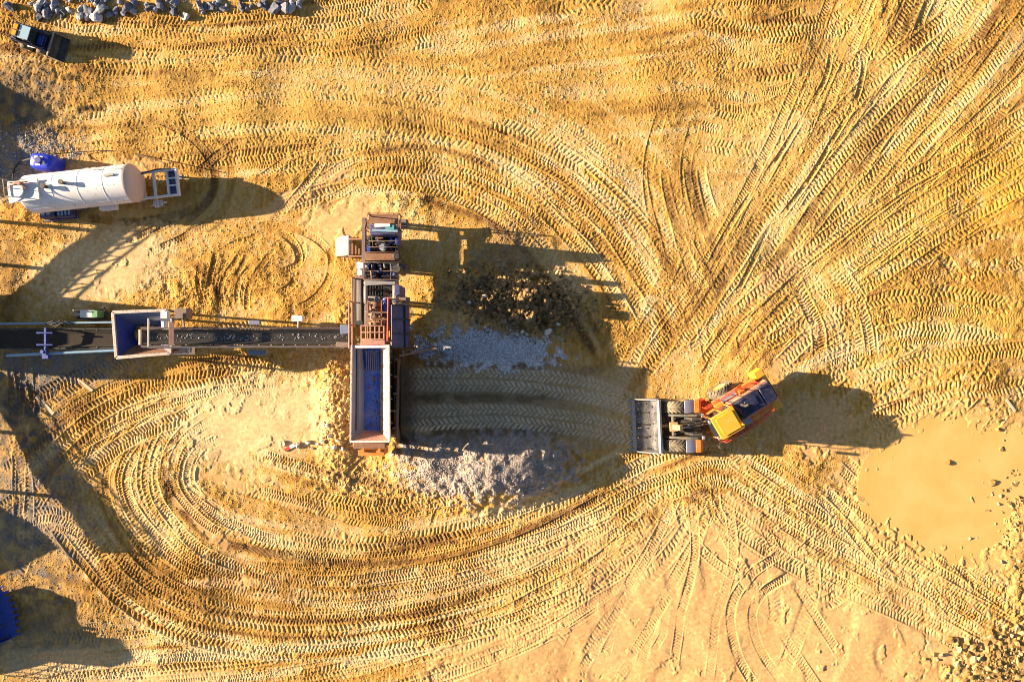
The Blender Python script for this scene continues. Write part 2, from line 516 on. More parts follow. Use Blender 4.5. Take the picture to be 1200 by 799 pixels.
def passes(pts, n=1, spread=20, gauge=2.15, amp=.034, sink=.05, tn=None, trim=.25, jit=1.0, both=True, **kw):
    C0 = path(pts)
    for i in range(n):
        L = len(C0)
        a = int(L * RNG.random() * trim); b = L - int(L * RNG.random() * trim)
        C = C0[a:b]
        if len(C) < 60: continue
        o = (RNG.normal(0, .55) if n > 1 else 0) * spread / PXM + slow(len(C), 9) * .12 * jit
        C = offset(C, o)
        k = max(1, len(C) // 60)
        t_ = RNG.normal(0, .75) if tn is None else tn + RNG.normal(0, .2)
        am = amp * RNG.uniform(.5, 1.08); kw2 = dict(kw)
        if 'sp' not in kw:
            fine = RNG.random() < .5
            kw2['sp'] = RNG.uniform(.17, .23) if fine else RNG.uniform(.25, .31)
            kw2['width'] = kw.get('width', RNG.uniform(.42, .62) if fine else RNG.uniform(.74, .96))
            if fine: am *= .72
        swath(C, t_ * .8 + RNG.normal(0, .5), 1.7 if both else width_(kw))
        if both:
            for _ in range(4):
                swath(offset(C, RNG.uniform(-2.0, 2.0) + slow(len(C), 7) * .15), RNG.normal(-.1, 1.5), RNG.uniform(.18, .55), .75)
        for g in ((-gauge / 2, gauge / 2) if both else (0,)):
            press(offset(C, g + slow(len(C), 6) * .05), amp=am, sink=sink * RNG.uniform(.6, 1.2), tn=t_, **kw2)


OLD = dict(amp=.014, sink=.016, keep=.62, sp=.24, lo=0.0, width=.6)
# old weathered traffic first
passes([(-40, 100), (100, 95), (300, 80), (520, 95), (700, 110), (900, 90), (1100, 70)], 7, 40, **OLD)
passes([(-40, 150), (150, 140), (350, 120), (520, 130), (660, 180), (760, 260), (830, 360)], 8, 34, **OLD)
passes([(380, 30), (520, 55), (640, 40), (760, 30), (900, 10)], 4, 30, **OLD)
passes([(430, 20), (560, 0), (700, -10)], 3, 20, **OLD)
for i in range(16):
    cx, cy = RNG.uniform(430, 860), RNG.uniform(-10, 150)
    an = RNG.uniform(-.5, .5); L = RNG.uniform(70, 170); cv = RNG.uniform(-30, 30)
    dx, dy = math.cos(an) * L / 2, math.sin(an) * L / 2
    passes([(cx - dx, cy - dy), (cx, cy + cv), (cx + dx, cy + dy)], 1, amp=.026, sink=.03, keep=.7, lo=.1)
for i in range(46):      # churned ground on the right
    cx, cy = RNG.uniform(960, 1230), RNG.uniform(170, 490)
    if cy > 480 and cx > 1030: continue
    an = RNG.choice([-.35, -.85, .25, .5, 1.1], p=[.3, .2, .2, .2, .1]) + RNG.normal(0, .22)
    L = RNG.uniform(80, 230); cv = RNG.uniform(-26, 26)
    dx, dy = math.cos(an) * L / 2, math.sin(an) * L / 2
    passes([(cx - dx, cy - dy), (cx + cv * math.sin(an), cy + cv * math.cos(an)), (cx + dx, cy + dy)], 1, amp=.044, sink=.05, sp=.40)
# upper right flat passes
for y0 in (8, 20, 44, 62, 86, 104, 122):
    passes([(845, y0 + 8), (920, y0 + 4), (980, y0 - 3), (1030, y0 - 24)], 1, amp=.04, tn=.0)
    passes([(790, y0 + 30), (880, y0 + 50), (960, y0 + 20)], 1, amp=.03, tn=.1)
# top edge band beside the boulders
passes([(-40, 0), (60, 24), (170, 42), (300, 40), (420, 26), (540, 6)], 7, 16, amp=.042, tn=-.1)
passes([(30, 62), (150, 60), (330, 62), (470, 50)], 2, 14, amp=.022, tn=.3)
# main swinging bundles from the left, round the crusher, to the loader
passes([(60, 190), (210, 172), (360, 158), (500, 172), (630, 218), (720, 290), (780, 370), (808, 440)], 9, 30, amp=.030, lo=.35)
passes([(200, 120), (380, 112), (520, 128), (640, 172), (730, 240), (795, 330), (820, 420)], 8, 30, amp=.030)
passes([(310, 222), (400, 196), (500, 192), (590, 226), (660, 292), (715, 370), (750, 440)], 6, 20, amp=.036, lo=.35)
passes([(640, 190), (710, 260), (760, 330), (800, 410)], 4, 30, amp=.034)
passes([(790, 120), (778, 200), (796, 280), (825, 360), (838, 430)], 3, 26, amp=.022, lo=.1)
# fan to the upper right
for u in np.linspace(0, 1, 15):
    sx, sy = 790 + 165 * u, 440 - 75 * u
    ex, ey = 1050 + 330 * u, -120 + 170 * u
    bow = RNG.uniform(4, 22)
    passes([(sx + RNG.uniform(-12, 12), sy), ((sx + ex) / 2 - bow + 14, (sy + ey) / 2 + bow * .6), (ex + RNG.uniform(-20, 20), ey)], 1, amp=.036, sink=.05, tn=RNG.normal(.15, .8), trim=.14, lo=.4)
passes([(820, 430), (880, 340), (960, 225), (1060, 110), (1180, 10)], 5, 40, amp=.036, lo=.4)
passes([(860, 430), (960, 340), (1080, 250), (1235, 160)], 4, 30, amp=.04, lo=.4)
passes([(835, 350), (880, 262), (935, 190), (985, 110), (1000, 40)], 1, width=.3, sp=.2, amp=.01, sink=.10, tn=-.5)
passes([(900, 440), (990, 400), (1090, 380), (1220, 400)], 4, 26, amp=.042)
passes([(960, 300), (1000, 370), (1010, 450)], 3, 26, amp=.042)
passes([(1000, 470), (1090, 440), (1220, 425)], 3, 18, amp=.042)
# bottom sweep
passes([(-40, 800), (150, 780), (330, 764), (500, 730), (650, 668), (750, 600), (815, 540)], 10, 34, amp=.030, lo=.3)
passes([(200, 815), (400, 785), (560, 735), (680, 672), (780, 590)], 5, 24, amp=.026)
passes([(40, 668), (150, 674), (300, 690), (430, 682)], 3, 16, amp=.026, tn=-1.5, tw=.6)
passes([(800, 556), (720, 640), (600, 702), (450, 736), (300, 738), (190, 704), (118, 640), (66, 570), (30, 500)], 5, 16, amp=.042, lo=.5, trim=.08)
passes([(790, 548), (700, 613), (580, 668), (440, 700), (310, 704), (206, 678), (142, 620), (124, 556), (160, 498), (240, 450)], 6, 17, amp=.042, lo=.5, trim=.1)
passes([(770, 545), (690, 596), (560, 645), (440, 668), (330, 662), (246, 634), (198, 586), (192, 540), (216, 500), (280, 462)], 5, 13, amp=.044, lo=.5, trim=.1)
passes([(290, 590), (350, 610), (430, 622), (520, 610), (620, 585)], 3, 12, amp=.036, tn=-.6)
passes([(250, 540), (330, 560), (420, 585), (500, 600)], 2, 10, amp=.03, tn=-.5)
passes([(-30, 570), (60, 506), (150, 458), (250, 432), (350, 420)], 5, 18, amp=.040, lo=.4)
passes([(10, 680), (36, 610), (90, 545), (150, 500), (230, 470)], 4, 18, amp=.042, lo=.5)
passes([(-30, 640), (30, 600), (80, 600), (130, 640)], 3, 18, amp=.038)
passes([(0, 500), (10, 560), (10, 680)], 3, 20, amp=.034, sink=.08, tn=-.8)
for x in (8, 16, 24, 33, 41):
    passes([(x, 415), (x + 2, 455), (x + 3, 500)], 1, both=False, width=.32, sp=.5, amp=.012, sink=.12, tn=-1.6, tw=.8)
# lower right spread
passes([(812, 540), (872, 590), (960, 648), (1060, 692), (1150, 736), (1240, 792)], 5, 12, amp=.036, lo=.5, trim=.06, tn=.3)
passes([(845, 535), (930, 592), (1015, 642), (1100, 690), (1190, 740)], 3, 14, amp=.038, lo=.5, trim=.1, tn=.3)
passes([(1080, 650), (1130, 690), (1200, 745)], 2, 14, amp=.045, lo=.6, tn=-.2)
passes([(950, 540), (1000, 590), (1050, 650), (1110, 690)], 2, 12, amp=.034, tn=.3)
passes([(812, 560), (822, 610), (862, 648), (915, 668), (960, 662)], 1, amp=.034, tn=.4, trim=0, lo=.6)
passes([(925, 660), (885, 682), (866, 715), (876, 765), (905, 815)], 1, amp=.034, sink=.08, tn=.4, trim=0, gauge=1.3, lo=.6)
passes([(952, 650), (952, 690), (938, 735), (915, 790)], 1, amp=.03, sink=.07, both=False, tn=.4, trim=0, lo=.5)
passes([(905, 690), (905, 720), (900, 745)], 1, amp=.03, sink=.07, both=False, tn=.3, trim=0)
passes([(960, 712), (975, 700), (990, 694)], 1, amp=.035, sink=.05, both=False, tn=.2, trim=0)
passes([(520, 770), (640, 712), (730, 655), (800, 575)], 2, 22, amp=.024, tn=.3, lo=.1)
passes([(720, 815), (745, 720), (795, 625), (825, 545)], 1, 14, amp=.026, tn=.4, lo=.2, sink=.03)
passes([(650, 815), (690, 720), (770, 630), (815, 550)], 1, 14, amp=.024, tn=.4, lo=.1, sink=.03)
passes([(760, 799), (775, 740), (790, 690)], 1, amp=.02, sink=.07, both=False, tn=-.3, width=.4, sp=.3)
passes([(690, 585), (760, 555), (830, 530), (900, 540)], 3, 22, amp=.04)
for p in ([(815, 560), (790, 640), (740, 720), (690, 815)], [(828, 560), (835, 640), (825, 720), (800, 815)], [(840, 560), (880, 640), (930, 720), (990, 815)]):
    passes(p, 1, amp=.024, sink=.035, tn=.4, trim=.1, lo=.35, width=.5, sp=.22, keep=.75)
# up the ramp: two broad lanes, ridges painted lighter against the shade
for j in (-7, 7):
    passes([(476, 445 + j * .8), (580, 444 + j), (690, 456 + j), (760, 480 + j), (830, 500 + j)], 1, both=False, amp=.034, sink=.02, tn=.6, tw=.5, trim=0, lo=1, flip=1, dust=1, width=.72, sp=.34, chev=.85)
    passes([(476, 486 + j * .8), (580, 486 + j), (680, 496 + j), (760, 512 + j), (830, 515 + j)], 1, both=False, amp=.034, sink=.02, tn=.6, tw=.5, trim=0, lo=1, flip=1, dust=1, width=.72, sp=.34, chev=.85)
for j in (0, 16, 30, 46, 60):
    passes([(590 + j, 440 + j * .1), (680 + j * .5, 428), (740 + j * .3, 392 - j * .2), (800, 320 - j)], 1, both=False, amp=.032, sink=.03, trim=.05, lo=.6)
    passes([(570 + j, 488), (680 + j * .3, 500 - j * .3), (760, 440 - j), (820, 360 - j)], 1, both=False, amp=.030, sink=.03, trim=.05, lo=.6)
# thin wet tracks round the tank
TH = dict(both=False, width=.42, sp=.20, amp=.018, sink=.06, tn=-2.2, tw=.85, trim=0, lo=.7)
for p in ([(165, 128), (200, 143), (227, 160), (246, 187), (250, 213), (240, 237), (207, 266)], [(230, 137), (253, 157), (269, 190), (267, 227), (255, 250), (215, 276), (157, 303)],
          [(217, 202), (247, 190), (283, 163)], [(130, 291), (187, 268), (240, 240)], [(160, 283), (207, 299), (247, 330), (263, 362)], [(95, 262), (170, 258), (230, 246)]):
    passes(p, 1, **TH)
TP = dict(TH, tn=.9, tw=.5, sink=.05)
for p in ([(300, 216), (350, 184), (400, 166)], [(318, 262), (355, 215), (380, 176)], [(360, 215), (410, 190), (440, 180)], [(330, 250), (400, 225), (430, 205)]):
    passes(p, 1, **TP)
for r in (24, 33, 41, 50, 57, 66, 72, 44):        # swirl
    a0 = RNG.uniform(-2.8, 1.2); a1 = a0 + RNG.uniform(1.0, 2.4); ox, oy = RNG.normal(0, 9), RNG.normal(0, 7); q_ = RNG.uniform(-.25, .25)
    passes([(312 + ox + r * (1.05 + q_ * (a - a0)) * math.cos(a), 312 + oy + r * (.85 + q_ * (a - a0)) * math.sin(a)) for a in np.linspace(a0, a1, 7)], 1, **dict(TH, tn=-1.0, tw=.6, lo=.2, sink=.08, keep=.7))
for x in range(238, 292, 8):
    passes([(x + 2, 366), (x + (x - 262) * .25, 335), (x + 20 + (x - 262) * .8, 292)], 1, **dict(TH, tn=-.9, tw=.5, lo=.3, width=.3, sink=.08))
for p in ([(215, 565), (270, 605), (300, 655)], [(400, 560), (440, 535), (470, 530)], [(360, 655), (330, 635)], [(505, 620), (515, 592)]):
    passes(p, 1, **dict(TH, tn=-.2, tw=.3, amp=.004, sink=.07, width=.28))

# crumbly texture, softened where the clay is smooth
clod = np.clip(rough - .95, 0, 1)
worn = np.zeros_like(H)
for a, v in (((330, 112, 330, 52, 0), .62), ((620, 90, 240, 75, 0), .5), ((870, 320, 80, 60, -45), .3), ((760, 240, 40, 110, 0), .35)):
    worn = np.maximum(worn, v * np.clip(blob(*a, .5, .25) * (1 + .3 * n_mid), 0, 1.2))
H = tbase + (H - tbase) * (1 - worn)
wash = np.zeros_like(H)
for a, v in (((880, 770, 250, 55, 0), .35), ((730, 725, 80, 40, -45), .35), ((300, 490, 70, 36, -12), .8), ((120, 310, 60, 30, -18), .8), ((1060, 600, 40, 70, 10), .5)):
    wash = np.maximum(wash, v * np.clip(blob(*a, .4, .2), 0, 1))
H = H * (1 - wash) + Hclay * wash
smear = sstep(.8, 1.8, band(.8, 3.5, 31) + .25 * n_sml) * .65
H = H * (1 - smear) + smear * (base + smooth * .05 + .010 * n_mid * rough)
H += (n_sml * .0042 + n_fin * .0085) * (rough * .95 + .03) * (1 - .45 * imp)
H += clod * (n_sml * .015 + .035 * sstep(1.2, 2.2, n_sml + .35 * n_fin))
H += (1 - sstep(.1, .5, smooth)) * .03 * sstep(2.0, 2.5, n_fin + .7 * n_sml)
H += pile_n * n_fin * .012 + np.maximum(pile_s1, pile_s2) * (n_fin * .012 + n_mid * .03) + heap * (n_mid * .10 + n_sml * .06)
H += spoil * (n_sml * .015)

# puddle basin
PUD = [(1020, 566), (1034, 540), (1062, 512), (1090, 500), (1108, 492), (1140, 512), (1165, 508), (1260, 520), (1260, 575), (1180, 596), (1172, 632), (1130, 652), (1085, 640), (1052, 625), (1030, 600)]
pud = polyblob(PUD, 20, 5)
zp = float(np.median(base[(pud > .95)])) - .03
H = H * (1 - pud) + pud * (zp - .12)
H = H * (1 - .5 * polyblob(PUD, 34, 8)) + .5 * polyblob(PUD, 34, 8) * (zp - .06 * pud + .03 * (1 - pud))
tone = tone * (1 - pud)

# colours of the soil (dry, moist, dusty, grey), shade painted in at places -------------------------------
def mixc(C, mask, col):
    return C * (1 - mask[..., None]) + np.array(col, np.float32) * mask[..., None]


tone2 *= (1 - pud)
wet = np.clip(.43 - .24 * tone - .40 * tone2 + .09 * n_big + .07 * n_str + .04 * n_mid, 0, 1)
dryc = np.array((.66, .455, .235), np.float32); midc = np.array((.505, .275, .062), np.float32); wetc = np.array((.150, .070, .024), np.float32)
w2 = np.clip(wet * 2, 0, 1)[..., None]; w3 = np.clip(wet * 2 - 1, 0, 1)[..., None]
SC = dryc * (1 - w2) + midc * w2
SC = SC * (1 - w3) + wetc * w3
for a, v, c in [((620, 90, 420, 75, 3), .45, (.50, .285, .07)), ((300, 130, 260, 50, 0), .5, (.51, .31, .085)), ((1140, 230, 110, 60, -25), .8, (.52, .265, .038)),
                ((1120, 370, 120, 110, 0), .5, (.50, .30, .07)), ((960, 200, 130, 200, 45), .35, (.55, .37, .14)), ((120, 310, 90, 40, -20), .7, (.58, .40, .16)),
                ((300, 500, 110, 50, -14), .75, (.62, .46, .21)), ((430, 255, 60, 25, 0), .7, (.60, .46, .22)), ((880, 700, 240, 110, 0), .55, (.55, .365, .15)),
                ((700, 720, 110, 90, -30), .4, (.55, .37, .16)), ((200, 680, 165, 26, 0), .75, (.25, .125, .03)), ((1130, 300, 75, 30, -25), .45, (.30, .14, .028)), ((430, 20, 90, 18, 0), .4, (.34, .18, .04)), ((1150, 420, 60, 22, -10), .35, (.34, .17, .035)), ((690, 240, 90, 20, 48), .35, (.28, .15, .04)), ((420, 690, 190, 30, -6), .4, (.33, .18, .045)),
                ((360, 605, 70, 22, 10), .45, (.34, .19, .05)), ((604, 356, 74, 34, 10), .8, (.17, .115, .06)), ((600, 300, 45, 36, 0), .55, (.30, .22, .13)),  # last: grey-brown painted where the crusher shadow falls
                ((380, 640, 50, 14, 0), .4, (.6, .45, .2)), ((60, 770, 110, 30, 0), .55, (.42, .33, .2)), ((30, 600, 65, 75, 0), .7, (.19, .16, .135)),  # last patch darkens the soil to deepen the shadow there
                ((25, 465, 45, 55, 0), .75, (.11, .09, .075)), ((70, 425, 80, 20, 0), .6, (.20, .19, .19)), ((60, 735, 75, 30, 0), .5, (.14, .11, .08)), ((10, 330, 16, 60, 0), .6, (.15, .09, .04)), ((25, 185, 60, 34, 0), .8, (.22, .21, .21)), ((15, 115, 60, 40, 0), .75, (.13, .105, .085)),  # first and last: left-edge shadow painted into the soil colour
                ((80, 92, 12, 4, 4), .95, (.10, .06, .025)), ((106, 127, 13, 4, 4), .95, (.10, .06, .025)), ((1165, 330, 30, 16, -30), .5, (.36, .17, .03)),  # starts with two small flat dark ovals
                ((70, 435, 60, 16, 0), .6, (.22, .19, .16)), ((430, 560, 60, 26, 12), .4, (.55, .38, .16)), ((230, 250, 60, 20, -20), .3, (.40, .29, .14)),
                ((760, 362, 10, 14, 0), .6, (.6, .5, .3)), ((660, 300, 30, 10, 0), .3, (.6, .45, .2))]:
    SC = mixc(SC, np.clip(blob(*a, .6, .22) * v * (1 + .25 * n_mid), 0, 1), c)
SC = mixc(SC, np.clip(smooth * (.74 + .10 * n_big), 0, .92), (.64, .372, .165))
SC = mixc(SC, np.clip(np.maximum(blob(300, 490, 90, 48, -14), blob(120, 312, 80, 38, -18)) * (.8 + .1 * n_mid), 0, .9), (.66, .49, .265))
lanes = ramp ** .6
SC = mixc(SC, np.clip(sstep(468, 480, PXX) * (1 - sstep(600, 800, PXX)) * sstep(420, 436, PYY) * (1 - sstep(520, 535, PYY)) * .85, 0, 1), (.28, .22, .145))  # grey compacted ramp soil, greyed further to carry the hopper shade
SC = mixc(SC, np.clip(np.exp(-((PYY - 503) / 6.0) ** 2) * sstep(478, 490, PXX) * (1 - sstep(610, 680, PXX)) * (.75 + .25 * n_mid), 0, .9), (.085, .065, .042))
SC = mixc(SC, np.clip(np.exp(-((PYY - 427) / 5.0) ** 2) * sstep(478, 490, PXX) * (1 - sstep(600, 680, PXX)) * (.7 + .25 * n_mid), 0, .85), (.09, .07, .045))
SC = mixc(SC, np.clip(ridge_lift * .8, 0, 1), (.58, .49, .36))  # lighter lane ridges mimic lit treads on the shaded ramp
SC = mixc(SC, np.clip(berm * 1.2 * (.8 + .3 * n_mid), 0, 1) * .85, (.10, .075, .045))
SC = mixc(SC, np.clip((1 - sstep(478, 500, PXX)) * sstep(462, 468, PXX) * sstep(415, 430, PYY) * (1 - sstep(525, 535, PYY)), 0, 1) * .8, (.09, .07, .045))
gv = np.clip(np.maximum(np.maximum(blob(570, 408, 75, 24, 4, .4, .2), blob(525, 548, 58, 34, 10, .4, .2)), blob(600, 540, 70, 34, 6, .4, .2)), 0, 1)
SC = mixc(SC, gv * .9, (.36, .30, .27))
SC = mixc(SC, np.clip(rub * .85, 0, 1), (.31, .19, .062))
SC = mixc(SC, np.clip(blob(1105, 570, 95, 95, 0, .4, .1) * .7 * (1 - .1 * n_mid), 0, 1), (.57, .335, .105))
pud2 = polyblob(PUD, 42, 9)
SC = mixc(SC, np.clip(pud2 * (.9 + .1 * n_mid), 0, 1) * .9, (.58, .36, .12))
SC *= (1 + .07 * n_fin + .07 * n_sml + .03 * n_mid)[..., None]
SC = np.clip(SC, .02, .85)


def hz(x, y):
    """ground height under a point"""
    i = int(round((x - GX0) / RES)); j = int(round((y - GY0) / RES))
    if 0 <= i < NX and 0 <= j < NY: return float(H[j, i])
    return 0.0


# one rectilinear sheet: fine in view, coarse out to the horizon
ext = [1, 2.5, 5, 10, 20, 45, 100, 220, 500, 1000]
xs = np.r_[[GX0 - e for e in ext[::-1]], gx, [GX1 + e for e in ext]]
ys = np.r_[[GY0 - e for e in ext[::-1]], gy, [GY1 + e for e in ext]]
ne = len(ext)
Z = np.pad(H, ne, mode='edge'); C4 = np.pad(SC, ((ne, ne), (ne, ne), (0, 0)), mode='edge')
for arr_i in range(ne):      # the far rim settles to level ground and the mean soil colour
    k = 0 if arr_i else .35
    for sl in ((ne - 1 - arr_i, slice(None)), (Z.shape[0] - ne + arr_i, slice(None)), (slice(None), ne - 1 - arr_i), (slice(None), Z.shape[1] - ne + arr_i)):
        Z[sl] *= k
        C4[sl] = C4[sl] * k + np.array((.47, .29, .085)) * (1 - k)
XS, YS = np.meshgrid(xs, ys)
nv = XS.size; ny_, nx_ = XS.shape
co = np.empty((nv, 3), np.float32); co[:, 0] = XS.ravel(); co[:, 1] = YS.ravel(); co[:, 2] = Z.ravel()
idx = np.arange(nv, dtype=np.int32).reshape(ny_, nx_)
fc = np.stack([idx[:-1, :-1], idx[:-1, 1:], idx[1:, 1:], idx[1:, :-1]], -1).reshape(-1, 4)
me = bpy.data.meshes.new('ground')
me.vertices.add(nv); me.vertices.foreach_set('co', co.ravel())
me.loops.add(fc.size); me.loops.foreach_set('vertex_index', fc.ravel())
me.polygons.add(len(fc)); me.polygons.foreach_set('loop_start', np.arange(0, fc.size, 4, dtype=np.int32))
me.update(calc_edges=True)
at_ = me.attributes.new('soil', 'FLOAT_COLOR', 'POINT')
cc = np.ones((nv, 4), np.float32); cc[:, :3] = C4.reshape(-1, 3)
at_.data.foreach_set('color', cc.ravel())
me.polygons.foreach_set('use_smooth', np.ones(len(fc), bool))
m, nt, b = newmat('packed_soil')
an_ = nd(nt, 'ShaderNodeAttribute', attribute_name='soil')
tc = nd(nt, 'ShaderNodeTexCoord')
nn = nd(nt, 'ShaderNodeTexNoise'); nn.inputs['Scale'].default_value = 14; nn.inputs['Detail'].default_value = 6; nn.inputs['Roughness'].default_value = .75
nt.links.new(tc.outputs['Object'], nn.inputs['Vector'])
nb = nd(nt, 'ShaderNodeTexNoise'); nb.inputs['Scale'].default_value = .13; nb.inputs['Detail'].default_value = 9; nb.inputs['Roughness'].default_value = .65
nt.links.new(tc.outputs['Object'], nb.inputs['Vector'])
mb_ = nd(nt, 'ShaderNodeMapRange'); mb_.inputs[1].default_value = .3; mb_.inputs[2].default_value = .7; mb_.inputs[3].default_value = .88; mb_.inputs[4].default_value = 1.1
nt.links.new(nb.outputs['Fac'], mb_.inputs[0])
mr = nd(nt, 'ShaderNodeMapRange'); mr.inputs[1].default_value = .3; mr.inputs[2].default_value = .7; mr.inputs[3].default_value = .78; mr.inputs[4].default_value = 1.2
nt.links.new(nn.outputs['Fac'], mr.inputs[0])
mu = nd(nt, 'ShaderNodeVectorMath', operation='SCALE')
nt.links.new(an_.outputs['Color'], mu.inputs[0]); m2_ = nd(nt, 'ShaderNodeMath', operation='MULTIPLY'); nt.links.new(mr.outputs[0], m2_.inputs[0]); nt.links.new(mb_.outputs[0], m2_.inputs[1]); nt.links.new(m2_.outputs[0], mu.inputs['Scale'])
nt.links.new(mu.outputs[0], b.inputs['Base Color'])
b.inputs['Roughness'].default_value = .95
b.inputs['Specular IOR Level'].default_value = .15
bp = nd(nt, 'ShaderNodeBump'); bp.inputs['Strength'].default_value = .25; bp.inputs['Distance'].default_value = .03
nt.links.new(nn.outputs['Fac'], bp.inputs['Height']); nt.links.new(bp.outputs[0], b.inputs['Normal'])
me.materials.append(m)
ground = bpy.data.objects.new('ground', me); COL.objects.link(ground)
tag(ground, kind='structure')

# muddy puddle sheet: the shoreline is where the ground rises through it
mb = MB()
x0, y0 = W(1005, 665); x1, y1 = W(1255, 480)
PUDZ = zp
poly = []
for i in range(40):
    t = 2 * PI * i / 40
    poly.append(((x0 + x1) / 2 + (x1 - x0) / 2 * math.cos(t), (y0 + y1) / 2 + (y1 - y0) / 2 * math.sin(t)))
pm, nt, b = newmat('muddy_water')
tc = nd(nt, 'ShaderNodeTexCoord'); nn = nd(nt, 'ShaderNodeTexNoise'); nn.inputs['Scale'].default_value = .5; nn.inputs['Detail'].default_value = 5
nt.links.new(tc.outputs['Object'], nn.inputs['Vector'])
r = nd(nt, 'ShaderNodeValToRGB'); r.color_ramp.elements[0].color = (.66, .36, .105, 1); r.color_ramp.elements[1].color = (.72, .42, .15, 1)
r.color_ramp.elements[0].position = .35; r.color_ramp.elements[1].position = .65
nt.links.new(nn.outputs['Fac'], r.inputs['Fac']); nt.links.new(r.outputs['Color'], b.inputs['Base Color'])
b.inputs['Roughness'].default_value = .22; b.inputs['Specular IOR Level'].default_value = .5
n3 = nd(nt, 'ShaderNodeTexNoise'); n3.inputs['Scale'].default_value = 3; n3.inputs['Detail'].default_value = 4; nt.links.new(tc.outputs['Object'], n3.inputs['Vector'])
bp = nd(nt, 'ShaderNodeBump'); bp.inputs['Strength'].default_value = .10; bp.inputs['Distance'].default_value = .05; nt.links.new(n3.outputs['Fac'], bp.inputs['Height']); nt.links.new(bp.outputs[0], b.inputs['Normal'])
pd = MB().slab(poly, zp - .02, zp).build('puddle', pm, None, bevel=0)
tag(pd, kind='structure')
# ------------------------------------------------------------------ wheel loaders
def rotz(a, t=(0, 0, 0)):
    return Matrix.Translation(t) @ Matrix.Rotation(a, 4, 'Z')


def wheel(mx, c, r, w, parent, rimmat, lugs=22):
    """tyre with chevron lugs, rim as its sub-part"""
    mb = MB(mx)
    hw = w / 2
    mb.lathe([(r * .56, -hw * .9), (r * .80, -hw), (r * .93, -hw * .92), (r * .965, -hw * .6), (r * .975, 0), (r * .965, hw * .6), (r * .93, hw * .92), (r * .80, hw), (r * .56, hw * .9)], c, 'y', 36)
    for i in range(lugs):
        for sd in (-1, 1):
            a0 = 2 * PI * (i + (.5 if sd > 0 else 0)) / lugs
            P = []
            for rr in (r * .94, r * 1.0):
                for (yy, da) in ((.06, 0), (.06, .13), (hw * .98, .40), (hw * .98, .27)):
                    a = a0 + da
                    P.append((c[0] + rr * math.cos(a), c[1] + sd * yy, c[2] + rr * math.sin(a)))
            mb.hexa(P)
    t = mb.build('wheel', M['tyre'], parent, bevel=0, angle=30)
    rb = MB(mx)
    rb.lathe([(r * .10, -hw * .55), (r * .40, -hw * .55), (r * .52, -hw * .86), (r * .57, -hw * .86), (r * .57, hw * .86), (r * .52, hw * .86), (r * .40, hw * .55), (r * .10, hw * .55)], c, 'y', 24)
    rb.cyl((c[0], c[1] - hw * .62, c[2]), (c[0], c[1] + hw * .62, c[2]), r * .2)
    rb.build('rim', rimmat, t, bevel=0)
    return t


